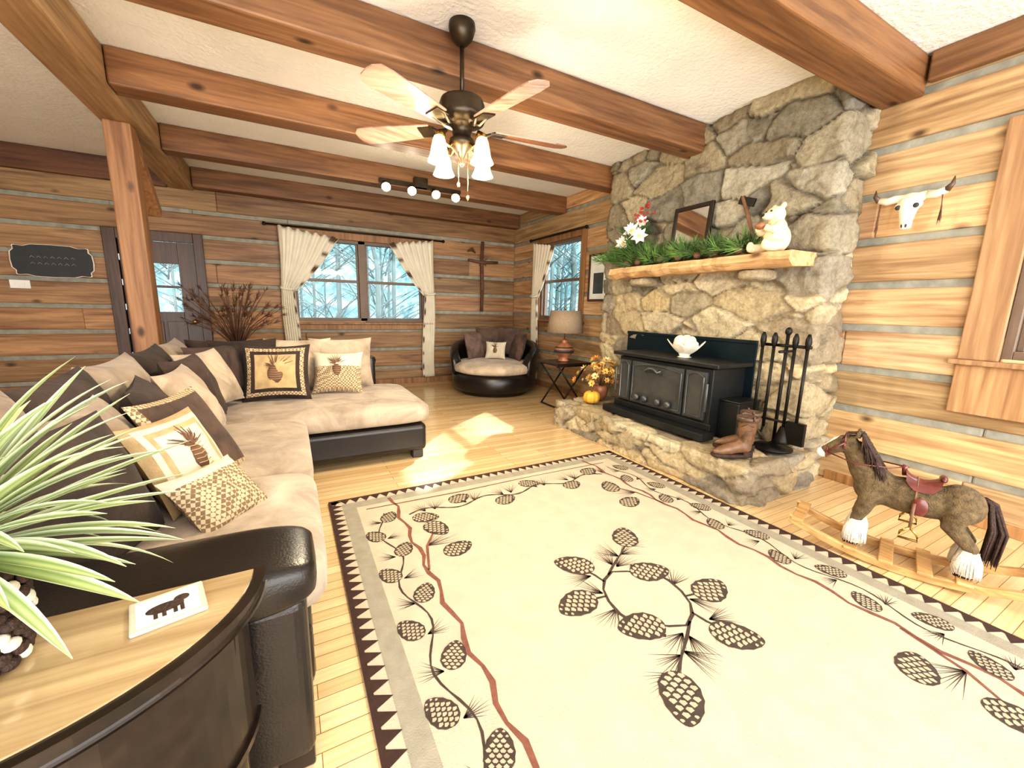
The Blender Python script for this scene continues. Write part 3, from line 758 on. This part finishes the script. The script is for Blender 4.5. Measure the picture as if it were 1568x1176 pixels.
def deco(c,rz,rx,g,off,scale=1):
    T=Matrix.Translation(c)@Euler((0,0,rz)).to_matrix().to_4x4()@Euler((pi/2-rx,0,0)).to_matrix().to_4x4()
    mb=MB()
    mb.sq((0,-.02,off),(.045*scale,.065*scale,.012),mat=0,T=T,nu=16,nv=8)
    for k in range(20):
        a=random.uniform(.3,2.9); l=random.uniform(.06,.13)*scale
        mb.tube([(0,.03,off-.0),(l*math.cos(a)*.6,.03+l*math.sin(a)*.6,off+.002),(l*math.cos(a),.03+l*math.sin(a),off-.01)],[.003,.0025,.001],5,mat=0,T=T)
    for k in range(6):
        mb.tube([(-.04*scale,-.06+.018*k,off+.008),(0,-.066+.018*k,off+.013),(.04*scale,-.06+.018*k,off+.008)],.002,4,mat=1,T=T)
    build(mb,'pinecone_print',['twig','gold'],parent=g)
g=pillow_obj('pinecone_pillow',(-.12,3.80,.70),-.12,.30,.50,.47,.18,['gold','weave','pbrown'],mfA); deco((-.12,3.80,.70),-.12,.30,g,.088,1.2)
g=pillow_obj('woven_throw_pillow',(.35,3.92,.66),-.25,.40,.42,.38,.16,['weave','pcream'],lambda u,v,s:1 if v>.25 else 0); deco((.35,3.92,.69),-.25,.40,g,.07,.8)
g=pillow_obj('pinecone_pillow',(-.40,1.90,.66),1.15,.45,.36,.36,.14,['pcream','pcream','gold'],mfA); deco((-.40,1.90,.66),1.15,.45,g,.068,.8)
pillow_obj('woven_throw_pillow',(-.27,1.73,.56),.95,.75,.30,.26,.12,['weave','pcream'],lambda u,v,s:1 if v>.6 else 0)
pillow_obj('striped_throw_pillow',(-.40,2.14,.67),1.25,.5,.44,.44,.12,['pbrown','weave'],lambda u,v,s:1 if max(abs(u),abs(v))>.85 else 0,(2,1.8,1.6))
# ------------------------------------------------------------ demilune table
g=group('demilune_table',(-.5,.9,0)); cx,cy,ax_,ay_=-.52,.965,.43,.34; zt=.68
def dshape(k,n=40): return [(cx+ax_*k*math.cos(-pi*i/n),cy-.0+ay_*k*math.sin(-pi*i/n)) for i in range(n+1)]
def dslab(mb,k,z0,z1,mat):
    P=dshape(k); n=len(P); vs=[(x,y,z0) for x,y in P]+[(x,y,z1) for x,y in P]
    fs=[tuple(range(n)) ,tuple(range(2*n-1,n-1,-1))]+[(i,(i+1)%n,(i+1)%n+n,i+n) for i in range(n)]
    mb.add(vs,[f[::-1] for f in fs],mat)
mb=MB(); dslab(mb,.965,zt,zt+.003,0); build(mb,'top_inlay',['tabletop'],parent=g)
mb=MB(); dslab(mb,1.0,zt-.035,zt,0); build(mb,'top_rim',['darkwood'],bevel=.008,seg=3,parent=g)
mb=MB(); dslab(mb,.92,zt-.34,zt-.036,0); dslab(mb,.94,zt-.355,zt-.34,0); dslab(mb,.88,.12,.15,0)
for t in (0.06,.36,.64,.94):
    x=cx+ax_*.84*math.cos(-pi*t); y=cy-.02+ay_*.80*math.sin(-pi*t)
    mb.tube([(x,y,zt-.05),(x,y,.4),(x,y,.2),(x,y,0)],[.03,.028,.026,.02],12)
build(mb,'apron_and_legs',['darkwood'],parent=g)
g=group('photo_coaster',(-.24,.90,.685)); T=TR((-.235,.895,.6835),(0,0,.25))
mb=MB(); mb.box((-.055,-.05,0),(.055,.05,.007),T=T); build(mb,'coaster',['pcream'],bevel=.003,parent=g)
mb=MB(); mb.box((-.046,-.041,.007),(.046,.041,.0076),mat=1,T=T); 
mb.sq((-.005,-.002,.0078),(.028,.015,.001),mat=0,T=T,nv=6);mb.sq((.02,.012,.0078),(.012,.011,.001),mat=0,T=T,nv=6)
for dx in (-.022,-.01,.006,.016): mb.box((dx,-.03,.0077),(dx+.006,-.008,.0085),mat=0,T=T)
build(mb,'bear_print',['mane','paper'],parent=g)
g=group('potted_spider_plant',(-.47,.86,.685)); px,py=-.465,.86
mb=MB(); prof=[(.04,0),(.058,.03),(.066,.08),(.060,.14),(.048,.18),(.043,.19)]
mb.lathe(prof,24,T=TR((px,py,.684)))
for r in range(11):
    z=.697+r*.017; t=r/10; rad=.058+.012*math.sin(pi*min(1,t*1.1))-(.018*max(0,t-.7)/.3)
    for k in range(14):
        a=2*pi*(k+.5*(r%2))/14; mb.sq((px+rad*math.cos(a),py+rad*math.sin(a),z),(.006,.014,.010),mat=1 if (k+r)%5==0 else 0,rot=(0,-.4,a),nu=8,nv=6)
build(mb,'pinecone_vase',['mane','bone'],parent=g)
mb=MB()
def blade(p,az,el,L,w,droop):
    p=Vector(p); n=12; vs=[];cs=[]; e=el
    tint=random.uniform(.7,1.25)
    for i in range(n+1):
        t=i/n; d=Vector((math.cos(az)*math.cos(e),math.sin(az)*math.cos(e),math.sin(e))); s_=Vector((-math.sin(az),math.cos(az),0))
        ww=w*(.45+1.2*t-1.62*t**2.4); ww=max(ww,.0005)
        vs+=[p-s_*ww+Vector((0,0,ww*.35)),p-s_*ww*.5,p,p+s_*ww*.5,p+s_*ww+Vector((0,0,ww*.35))]
        g1=(.22*tint,.31*tint,.10*tint); g2=(.76,.80,.60)
        cs+=[g2,g1,(.44*tint,.52*tint,.25),g1,g2]
        p=p+d*L/n; e-=droop/n
    fs=[]
    for i in range(n):
        for k in range(4): a=i*5+k; fs.append((a,a+1,a+6,a+5))
    mb.add(vs,fs,0,cs,True)
for k in range(120):
    az=k*2.39996; el=1.3-1.5*(k/120)**.8
    blade((px+.02*math.cos(az),py+.02*math.sin(az),.87+.05*(1-k/120)),az,el,random.uniform(.20,.31),random.uniform(.013,.020),random.uniform(.2,.9))
build(mb,'leaves',['leaf'],parent=g)
# ------------------------------------------------------------ round swivel chair
ch=group('round_swivel_chair',(2.72,5.60,0)); cc=(2.72,5.60); face=math.atan2(-.80,-.55)
T=TR((cc[0],cc[1],0),(0,0,face))
mb=MB(); mb.lathe([(.50,.0),(.52,.03),(.52,.05),(.60,.07),(.64,.12),(.64,.28),(.60,.315),(.1,.32)],48,T=T); build(mb,'base',['leather'],parent=ch)
mb=MB(); mb.lathe([(.1,.31),(.55,.315),(.625,.34),(.64,.39),(.62,.44),(.55,.47),(.3,.485),(.001,.49)],48,T=T,col=(1.6,1.6,1.55)); build(mb,'seat_cushion',['suede'],parent=ch)
mb=MB(); vs=[];fs=[];na=48;npn=14
for i in range(na+1):
    ph=math.radians(58+244*i/na); q=math.cos((i/na-.5)*pi); ztp=.50+.32*(q**.5 if q>0 else 0); ri=.52;ro=.66
    for k in range(npn):
        a=2*pi*k/npn; rr=(ri+ro)/2+(ro-ri)/2*sp(math.cos(a),.5); z=(.28+ztp)/2+(ztp-.28)/2*sp(math.sin(a),.4)
        rr+=.05*(z-.3)
        vs.append((rr*math.cos(ph),rr*math.sin(ph),z))
for i in range(na):
    for k in range(npn): a=i*npn+k;b=i*npn+(k+1)%npn; fs.append((a,b,b+npn,a+npn))
fs.append(tuple(range(npn-1,-1,-1)));fs.append(tuple(na*npn+k for k in range(npn)))
mb.add(vs,fs,0,(1,1,1),True,T); build(mb,'curved_back',['leather'],parent=ch)
for k,(a,z,col) in enumerate(((-62,.68,(1,1,1)),(-22,.74,(.9,.9,1)),(20,.74,(.8,.8,.8)),(62,.68,(1.4,1.4,1.5)))):
    ang=face+pi+math.radians(a); c=(cc[0]+.38*math.cos(ang),cc[1]+.38*math.sin(ang),z)
    pillow_obj('brown_throw_pillow',c,ang-pi/2,.25,.46,.44,.16,['pbrown'],col=tuple(3*x for x in col))
c=(cc[0]+.12*math.cos(face+pi),cc[1]+.12*math.sin(face+pi),.62)
g=pillow_obj('pinecone_pillow',c,face+pi/2,.4,.32,.28,.12,['pcream']); deco(c,face+pi/2,.4,g,.06,.7)
# ------------------------------------------------------------ side table + lamp
g=group('side_table',(3.14,4.38,0)); mb=MB(); tx,ty=3.14,4.38
mb.box((tx-.27,ty-.24,.565),(tx+.27,ty+.24,.595)); build(mb,'top',['darkwood'],bevel=.006,parent=g)
mb=MB()
for s_ in (-1,1):
    y=ty+s_*.20
    mb.tube([(tx-.22,y,.56),(tx+.2,y,.01)],.011,8); mb.tube([(tx+.22,y,.56),(tx-.2,y,.01)],.011,8); mb.tube([(tx-.24,y,.555),(tx+.24,y,.555)],.010,8)
for x in (-.2,.2): mb.tube([(tx+x,ty-.2,.02),(tx+x,ty+.2,.02)],.010,8)
build(mb,'legs',['iron'],parent=g)
g=group('table_lamp',(tx,ty,.6)); mb=MB()
mb.lathe([(.07,0),(.075,.015),(.05,.03),(.075,.07),(.125,.12),(.13,.15),(.10,.20),(.05,.235),(.035,.25),(.045,.27),(.02,.29)],32,T=TR((tx,ty,.596)))
mb.lathe([(.128,.115),(.134,.135),(.128,.155)],32,mat=1,T=TR((tx,ty,.596)))
mb.lathe([(.10,.195),(.112,.185),(.118,.175)],32,mat=1,T=TR((tx,ty,.596)))
mb.tube([(tx,ty,.87),(tx,ty,1.27)],.007,8,mat=2); mb.sq((tx,ty,1.28),(.014,.014,.02),mat=2)
build(mb,'base',['pot','slate','brass'],parent=g)
mb=MB(); mb.lathe([(.235,.97),(.195,1.25),(.19,1.25),(.23,.97)],36,T=TR((tx,ty,0)))
build(mb,'shade',['shade'],parent=g)
# ------------------------------------------------------------ ceiling fan
fx,fy=.99,2.53; fan=group('ceiling_fan',(fx,fy,2.87)); T=TR((fx,fy,0))
mb=MB(); mb.lathe([(.075,2.868),(.078,2.84),(.06,2.79),(.03,2.76),(.014,2.75)],28,T=T); mb.tube([(fx,fy,2.76),(fx,fy,2.46)],.013,12)
mb.lathe([(.03,2.50),(.05,2.485),(.125,2.465),(.135,2.44),(.135,2.40),(.145,2.375),(.13,2.345),(.09,2.33),(.06,2.31),(.055,2.26),(.075,2.25),(.08,2.22),(.06,2.20),(.03,2.17),(.012,2.14),(.02,2.12),(.004,2.10)],36,T=T)
build(mb,'motor_housing',['bronze'],parent=fan)
mbi=MB(); mbb=MB()
for k in range(5):
    a=math.radians(-78+72*k); Tb=T@Euler((0,0,a)).to_matrix().to_4x4()@Matrix.Translation((0,0,2.315))@Euler((.22,0,0)).to_matrix().to_4x4()
    mbi.tube([(.10,0,0),(.15,.02,-.02),(.20,.035,0),(.25,.03,.0)],[.010,.012,.010,.008],8,T=Tb,mat=0); mbi.tube([(.10,0,0),(.15,-.02,-.02),(.20,-.035,0),(.25,-.03,.0)],[.010,.012,.010,.008],8,T=Tb); mbi.box((.17,-.045,-.008),(.27,.045,-.002),T=Tb)
    P=[(.20,-.055),(.30,-.062),(.45,-.072),(.60,-.078),(.67,-.072),(.70,-.04),(.705,0),(.70,.04),(.67,.072),(.60,.078),(.45,.072),(.30,.062),(.20,.055)]
    m=len(P); vs=[(x,y,0) for x,y in P]+[(x,y,.007) for x,y in P]
    fs=[tuple(range(m-1,-1,-1)),tuple(range(m,2*m))]+[(i,(i+1)%m,(i+1)%m+m,i+m) for i in range(m)]
    mbb.add(vs,fs,0,(1,.85,.8) if k==1 else (1.7,2.0,2.5),False,Tb)  # all but one blade tinted pale blue-grey: glare painted into the colour
build(mbi,'blade_irons',['bronze'],parent=fan); build(mbb,'blades',['blade'],parent=fan)
mb=MB(); mg=MB(); mbl=MB()
for k in range(4):
    a=math.radians(20+90*k); ca,sa=math.cos(a),math.sin(a)
    P=lambda r,z:(fx+r*ca,fy+r*sa,z)
    mb.tube([P(.06,2.23),P(.10,2.19),P(.14,2.20),P(.165,2.235)],.009,8); mb.lathe([(.028,0),(.03,-.03),(.02,-.04)],14,T=TR(P(.165,2.245)))
    mg.lathe([(.028,.0),(.036,-.02),(.045,-.06),(.052,-.10),(.068,-.135),(.064,-.135),(.048,-.10),(.04,-.06),(.03,-.02)],24,T=TR(P(.175,2.22)))
    mbl.sq(P(.175,2.12),(.024,.024,.038),nu=12,nv=10)
    L=D.lights.new('fan_bulb_%d'%k,'POINT'); L.energy=24; L.color=(1,.86,.64); L.shadow_soft_size=.06
    lo=D.objects.new('fan_bulb_light_%d'%(k+1),L); lo.location=P(.175,2.03); S.collection.objects.link(lo); lo.parent=fan; lo.matrix_parent_inverse=Matrix.Translation(fan.location).inverted()
build(mb,'light_arms',['brass'],parent=fan); build(mg,'glass_shades',['glow'],parent=fan); build(mbl,'bulbs',['bulb'],parent=fan)
mb=MB(); mb.tube([(fx+.03,fy-.02,2.2),(fx+.03,fy-.02,1.93)],.002,5); mb.tube([(fx-.03,fy-.02,2.2),(fx-.03,fy-.02,2.0)],.002,5); mb.sq((fx+.03,fy-.02,1.92),(.008,.008,.018)); mb.sq((fx-.03,fy-.02,1.99),(.008,.008,.018))
build(mb,'pull_chains',['brass'],parent=fan)
tr=group('track_light',(1.45,5.1,2.64)); mb=MB(); mb.box((1.0,5.10,2.65),(1.98,5.16,2.69)); mb.box((1.40,5.09,2.65),(1.56,5.17,2.76))
mbl=MB()
for k,x in enumerate((1.06,1.36,1.64,1.92)):
    Tt=TR((x,5.09,2.63),(-.95,0,(-.1,-.2,-.1,-.5)[k]))
    mb.lathe([(.022,.03),(.04,.0),(.05,-.08),(.055,-.10)],18,T=Tt); mb.tube([(x,5.12,2.66),(x,5.10,2.62)],.008,6)
    mbl.sq((0,0,-.098),(.05,.05,.02),T=Tt,nu=14,nv=8)
    L=D.lights.new('spot_%d'%k,'SPOT'); L.energy=20; L.color=(1,.88,.68); L.spot_size=2.2; L.spot_blend=.8; L.shadow_soft_size=.05
    lo=D.objects.new('track_spot_light_%d'%(k+1),L); lo.matrix_world=Tt@Matrix.Translation((0,0,-.13)); S.collection.objects.link(lo); lo.parent=tr; lo.matrix_parent_inverse=Matrix.Translation(tr.location).inverted()
build(mb,'track_and_heads',['bronze'],bevel=.003,parent=tr); build(mbl,'lamps',['bulb'],parent=tr)
# ------------------------------------------------------------ wall decor
g=group('wall_cross',(3.0,YF-.05,1.8)); mb=MB()
mb.tube([(2.99,YF-.03,1.2),(3.0,YF-.03,1.6),(2.985,YF-.03,2.0),(3.0,YF-.03,2.38)],[.028,.03,.032,.026],10); mb.tube([(2.73,YF-.045,2.06),(3.0,YF-.05,2.03),(3.28,YF-.045,2.05)],[.022,.028,.022],10)
mb.tube([(2.93,YF-.05,1.98),(3.06,YF-.08,2.10)],.008,6); mb.tube([(3.06,YF-.05,1.98),(2.93,YF-.08,2.10)],.008,6)
mb.tube([(2.72,YF-.04,2.2),(2.8,YF-.05,2.24),(2.86,YF-.04,2.18)],[.01,.03,.01],8)
build(mb,'driftwood_cross',['twig'],parent=g)
g=group('wall_sign',(-2.32,YF-.02,1.67)); mb=MB(); P=[]
for i in range(48):
    t=2*pi*i/48; P.append((-2.32+.33*sp(math.cos(t),.35)*(1+.04*math.cos(8*t)),1.67+.17*sp(math.sin(t),.35)*(1+.06*math.cos(8*t))))
for k,d0,d1,m in ((1.0,-.03,-.010,0),(.97,-.034,-.03,1)):
    Q=[(-2.32+(x+2.32)*k,1.67+(z-1.67)*k) for x,z in P]; n=48
    mb.add([(x,YF+d0,z) for x,z in Q]+[(x,YF+d1,z) for x,z in Q],[tuple(range(n)),tuple(range(2*n-1,n-1,-1))]+[(i,i+n,(i+1)%n+n,(i+1)%n) for i in range(n)],m)
for r in range(2):
    for k in range(7): 
        x=-2.50+k*.055; mb.tube([(x,YF-.036,1.70-r*.07),(x+.015,YF-.036,1.72-r*.07),(x+.035,YF-.036,1.70-r*.07)],.003,5,mat=2)
build(mb,'scalloped_board',['bone','slate','rugband'],parent=g)
g=group('light_switch',(-2.62,YF-.01,1.4)); mb=MB(); mb.box((-2.70,YF-.022,1.36),(-2.54,YF-.009,1.45)); mb.box((-2.67,YF-.028,1.39),(-2.65,YF-.022,1.42)); mb.box((-2.60,YF-.028,1.39),(-2.58,YF-.022,1.42)); build(mb,'switch_plate',['white'],bevel=.004,parent=g)
g=group('framed_picture',(XW-.02,4.38,1.7)); mb=MB()
y0,y1,z0,z1=4.16,4.56,1.38,2.0; w=.03
for lo,hi in (((XW-.035,y0,z0),(XW-.009,y0+w,z1)),((XW-.035,y1-w,z0),(XW-.009,y1,z1)),((XW-.035,y0+w,z0),(XW-.009,y1-w,z0+w)),((XW-.035,y0+w,z1-w),(XW-.009,y1-w,z1))): mb.box(lo,hi)
mb.box((XW-.022,y0+w,z0+w),(XW-.01,y1-w,z1-w),mat=1); mb.box((XW-.024,y0+.1,z0+.1),(XW-.022,y1-.1,z1-.25),mat=2)
build(mb,'frame_and_print',['darkwoodZ','paper','stovegrey'],bevel=.003,parent=g)
g=group('longhorn_skull',(XW-.06,1.257,1.95)); mb=MB(); sx_,sy_=3.575,1.257
mb.sq((sx_,sy_,2.0),(.04,.066,.045)); mb.tube([(sx_,sy_,1.99),(sx_-.02,sy_,1.93),(sx_-.02,sy_,1.87),(sx_-.01,sy_,1.82)],[.060,.046,.034,.028],14)
for s_ in (-1,1): mb.sq((sx_-.02,sy_+s_*.048,1.965),(.025,.022,.022)); mb.tube([(sx_,sy_+s_*.04,2.015),(sx_,sy_+s_*.085,2.02)],[.026,.024],10)
build(mb,'skull',['bone'],remesh=.006,parent=g)
mb=MB()
for s_ in (-1,1):
    mb.tube([(sx_,sy_+s_*.075,2.02),(sx_,sy_+s_*.12,2.012),(sx_-.01,sy_+s_*.165,2.025)],[.025,.024,.019],12)
    mb.tube([(sx_-.01,sy_+s_*.163,2.024),(sx_-.015,sy_+s_*.188,2.055),(sx_-.01,sy_+s_*.19,2.095)],[.019,.012,.003],12,mat=3)
    mb.sq((sx_-.045,sy_+s_*.044,1.955),(.012,.015,.015),mat=1); mb.sq((sx_-.038,sy_+s_*.010,1.84),(.008,.006,.014),mat=1)
    mb.tube([(sx_-.01,sy_+s_*.15,2.0),(sx_-.01,sy_+s_*.155,1.93)],.003,5,mat=2); tuft(mb,(sx_-.01,sy_+s_*.155,1.94),(0,0,-1),24,.09,.15,.004,mat=2)
build(mb,'horns_and_tassels',['bone','slate','twig','horn'],parent=g)
g=group('dried_twig_arrangement',(-.55,5.6,0)); mb=MB()
mb.lathe([(.10,0),(.16,.1),(.18,.35),(.13,.6),(.09,.72),(.11,.76)],24,mat=1,T=TR((-.55,5.6,0)))
for k in range(90):
    a=random.uniform(0,6.28); s_=random.uniform(.1,.46); p0=Vector((-.55,5.6,.74)); p2=p0+Vector((math.cos(a)*s_,math.sin(a)*s_,random.uniform(.25,.66)))
    pm=(p0+p2)/2+Vector((0,0,.06)); mb.tube([p0,pm,p2],[.005,.004,.003],5); tuft(mb,p2,p2-pm,14,.08,.7,.005,mat=0)
build(mb,'twigs_in_urn',['twig','darkwood'],parent=g)
# ------------------------------------------------------------ rocking horse
rh=group('rocking_horse',(2.68,.74,0)); T=TR((2.70,.72,.0),(0,0,math.radians(108)))
mb=MB()
mb.sq((.0,0,.37),(.215,.088,.090),T=T);mb.sq((.15,0,.38),(.09,.085,.10),T=T);mb.sq((-.155,0,.385),(.09,.09,.095),T=T)
mb.tube([(.15,0,.40),(.21,0,.47),(.25,0,.545),(.27,0,.585)],[.085,.066,.052,.042],14,T=T)
mb.tube([(.25,0,.595),(.30,0,.578),(.35,0,.54),(.385,0,.505)],[.042,.046,.034,.028],14,T=T)
for s_ in (-1,1):
    mb.tube([(.16,s_*.052,.36),(.18,s_*.058,.26),(.20,s_*.060,.20),(.195,s_*.060,.12)],[.048,.034,.026,.024],12,T=T)
    mb.tube([(-.155,s_*.052,.37),(-.14,s_*.060,.285),(-.215,s_*.062,.20),(-.21,s_*.062,.12)],[.060,.043,.028,.025],12,T=T)
    mb.tube([(.248,s_*.030,.625),(.248,s_*.036,.65),(.252,s_*.038,.672)],[.016,.013,.003],8,T=T)
build(mb,'body',['fur'],remesh=.008,parent=rh,smooth_it=3)
mb=MB()
for x in (.195,-.212):
    for s_ in (-1,1):
        mb.tube([(x,s_*.061,.20),(x,s_*.061,.16),(x+.004,s_*.062,.11),(x+.006,s_*.062,.082)],[.027,.034,.044,.046],14,T=T)
        for k in range(110):
            a=random.uniform(0,6.28); c_=Vector((x+.026*math.cos(a),s_*.061+.026*math.sin(a),.19)); e_=Vector((x+.052*math.cos(a),s_*.061+.052*math.sin(a),.072+random.uniform(0,.02))); mb.tube([T@c_,T@((c_+e_)/2+Vector((.006*math.cos(a),.006*math.sin(a),0))),T@e_],[.004,.004,.001],4)
mb.sq((.388,0,.505),(.030,.030,.028),T=T); mb.tube([(.285,0,.625),(.34,0,.590),(.38,0,.540)],[.008,.013,.012],8,T=T)
build(mb,'white_socks_and_muzzle',['furw'],parent=rh)
mb=MB()
for x in (.205,-.206):
    for s_ in (-1,1): mb.lathe([(.034,0),(.03,.03)],14,T=T@Matrix.Translation((x,s_*.062,.062)))
for k in range(220):
    t=random.random(); b=Vector((.135+.11*t,random.uniform(-.012,.012),.475+.175*t)); s_=random.choice((1,1,-1)); L_=random.uniform(.05,.11)
    mb.tube([T@b,T@(b+Vector((-.012,s_*.04,.0))),T@(b+Vector((-.03+random.uniform(-.02,.02),s_*.068,-L_)))],[.005,.006,.001],5)
for k in range(30):
    mb.tube([T@Vector((.25,random.uniform(-.02,.02),.648)),T@Vector((.295,random.uniform(-.03,.03),.635)),T@Vector((.325,random.uniform(-.035,.035),.585))],[.005,.005,.001],5)
for k in range(110):
    a=random.uniform(-.025,.025);b=random.uniform(-.035,.035)
    mb.tube([T@Vector((-.225,0,.44)),T@Vector((-.255+a*.4,b*.5,.42)),T@Vector((-.285+a,b,.30)),T@Vector((-.275+a,b*1.2,.12+random.uniform(0,.06)))],[.010,.009,.007,.001],5)
for s_ in (-1,1): mb.sq((.308,s_*.041,.588),(.009,.005,.009),T=T); mb.sq((.410,s_*.012,.512),(.004,.005,.004),T=T)
build(mb,'mane_tail_hooves',['mane'],parent=rh)
mb=MB()
vs=[];fs=[];ni=14;nj=18
for i in range(ni+1):
    for j in range(nj+1):
        u=i/ni; a=-1+2.0*j/nj; half=.068*(1-.55*abs(a)**3); x=-.02+half*(2*u-1); aa=a*.95; wz=.103+.034*(2*u-1)**2*(1 if abs(aa)<.5 else .15)
        vs.append((x,math.sin(aa)*.104,.365+math.cos(aa)*wz))
for i in range(ni):
    for j in range(nj): a=i*(nj+1)+j; fs.append((a,a+nj+1,a+nj+2,a+1))
mb.add(vs,fs,0,(1,1,1),True,T)
mb.tube([(.045,0,.475),(.055,0,.505),(.05,0,.52)],[.016,.010,.015],10,T=T); mb.sq((-.085,0,.492),(.016,.045,.016),T=T)
for s_ in (-1,1): mb.sq((-.02,s_*.098,.355),(.030,.008,.045),T=T)
for (x,z,r) in ((.368,.520,.036),(.298,.588,.050)):
    mb.tube([(x,r*math.cos(t),z+r*math.sin(t)) for t in [2*pi*k/16 for k in range(17)]],.005,6,T=T)
for s_ in (-1,1):
    mb.tube([(.368,s_*.037,.52),(.24,s_*.085,.50),(.11,s_*.05,.505),(.05,0,.515)],.004,6,T=T); mb.tube([(.298,s_*.05,.59),(.368,s_*.037,.52)],.005,6,T=T)
build(mb,'saddle_and_bridle',['redl'],parent=rh)
mb=MB()
for s_ in (-1,1):
    mb.tube([(-.0,s_*.105,.37),(0,s_*.118,.25)],.007,6,T=T,mat=0)
    P=[(0,s_*.118,.25),(.03,s_*.118,.22),(.035,s_*.118,.19),(-.035,s_*.118,.19),(-.03,s_*.118,.22),(0,s_*.118,.25)]; mb.tube(P,.006,6,T=T,mat=1)
mb.sq((0,0,.372),(.014,.096,.104),mat=0,T=T)
build(mb,'stirrups_and_girth',['boot','brass'],parent=rh)
mb=MB()
for s_ in (-1,1):
    vs=[];fs=[];n=30;y0=s_*.12
    for i in range(n+1):
        x=-.48+.96*i/n; z=.0+.10*(x/.48)**2
        vs+=[(x,y0-.014,z+.002),(x,y0+.014,z+.002),(x,y0+.014,z+.042),(x,y0-.014,z+.042)]
    for i in range(n):
        for k in range(4): a=i*4+k;b=i*4+(k+1)%4; fs.append((a,a+4,b+4,b))
    fs.append((0,1,2,3));fs.append(tuple(n*4+k for k in (3,2,1,0)))
    mb.add(vs,fs,0,(1,1,1),False,T)
for x,z in ((-.44,.125),(-.21,.057),(-.08,.046),(.06,.046),(.20,.055),(.44,.125)): mb.box((x-.028,-.145,z-.006),(x+.028,.145,z+.010),T=T)
build(mb,'rockers',['rock'],bevel=.004,parent=rh)
# ------------------------------------------------------------ outside trees and ground
mb=MB(); mb.box((-30,YF+.6,-3.2),(30,24,-3.0)); mb.box((XW+.6,-20,-3.2),(30,YF+.5,-3.0)); build(mb,'ground_outside',['snowblue'])
mb=MB()
def tree(x,y,h):
    r=random.uniform(.04,.13); top=(x+random.uniform(-.5,.5),y,h); mb.tube([(x,y,-3),(x+.1,y,h*.4),top],[r,r*.8,.02],7)
    for k in range(24):
        z=random.uniform(-1.8,h*.8); a=random.uniform(0,6.28); L=random.uniform(.6,2.2); p=Vector((x,y,z)); d=Vector((math.cos(a),math.sin(a),.6))
        e=p+d*L; mb.tube([p,p+d*L*.5+Vector((0,0,.1)),e],[.022,.014,.004],4)
        for q in range(5):
            m_=p+d*L*random.uniform(.3,.9); a2=a+random.uniform(-1.2,1.2); mb.tube([m_,m_+Vector((math.cos(a2),math.sin(a2),.5))*random.uniform(.3,.8)],[.009,.003],3)
for k in range(34): tree(random.uniform(-6,14),random.uniform(YF+3,YF+14),random.uniform(5,9))
for k in range(16): tree(random.uniform(XW+4,XW+12),random.uniform(3,YF+8),random.uniform(5,9))
build(mb,'winter_trees',['barkpale'])
# ------------------------------------------------------------ light
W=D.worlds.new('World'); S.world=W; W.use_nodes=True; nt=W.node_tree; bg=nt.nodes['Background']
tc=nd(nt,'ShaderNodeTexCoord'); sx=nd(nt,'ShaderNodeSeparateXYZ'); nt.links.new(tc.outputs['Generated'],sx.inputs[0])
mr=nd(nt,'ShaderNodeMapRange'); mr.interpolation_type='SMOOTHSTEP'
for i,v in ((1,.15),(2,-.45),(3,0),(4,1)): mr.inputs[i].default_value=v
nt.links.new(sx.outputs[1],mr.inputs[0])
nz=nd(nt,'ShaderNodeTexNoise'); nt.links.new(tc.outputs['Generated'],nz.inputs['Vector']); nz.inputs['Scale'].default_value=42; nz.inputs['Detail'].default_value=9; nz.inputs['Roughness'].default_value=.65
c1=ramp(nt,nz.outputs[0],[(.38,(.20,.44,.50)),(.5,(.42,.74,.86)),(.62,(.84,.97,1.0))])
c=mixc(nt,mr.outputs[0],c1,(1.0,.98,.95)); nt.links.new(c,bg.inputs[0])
ms=nd(nt,'ShaderNodeMapRange'); nt.links.new(mr.outputs[0],ms.inputs[0]); ms.inputs[3].default_value=1.0; ms.inputs[4].default_value=5.4; nt.links.new(ms.outputs[0],bg.inputs[1])  # background boosted behind the camera, added as fill for the room
L=D.lights.new('sun','SUN'); L.energy=10; L.angle=.015; L.color=(1,.99,.98); so=D.objects.new('sun',L)
so.rotation_euler=Vector((-2.2,-1.7,-1.6)).to_track_quat('-Z','Y').to_euler(); so.location=(8,10,6); S.collection.objects.link(so)
# ------------------------------------------------------------ camera
cam=D.cameras.new('Camera'); co=D.objects.new('Camera',cam); S.collection.objects.link(co)
cam.sensor_width=36; cam.lens=36*625/1568; cam.clip_start=.02
R=Euler((0,0,math.radians(-28.48))).to_matrix()@Euler((math.radians(90-10.36),0,0)).to_matrix()@Euler((0,0,math.radians(1.3))).to_matrix()
co.matrix_world=Matrix.Translation((0,0,1.25))@R.to_4x4()
S.camera=co
S.view_settings.view_transform='Standard'; S.view_settings.exposure=.35
try: S.view_settings.look='Medium High Contrast'
except Exception: pass
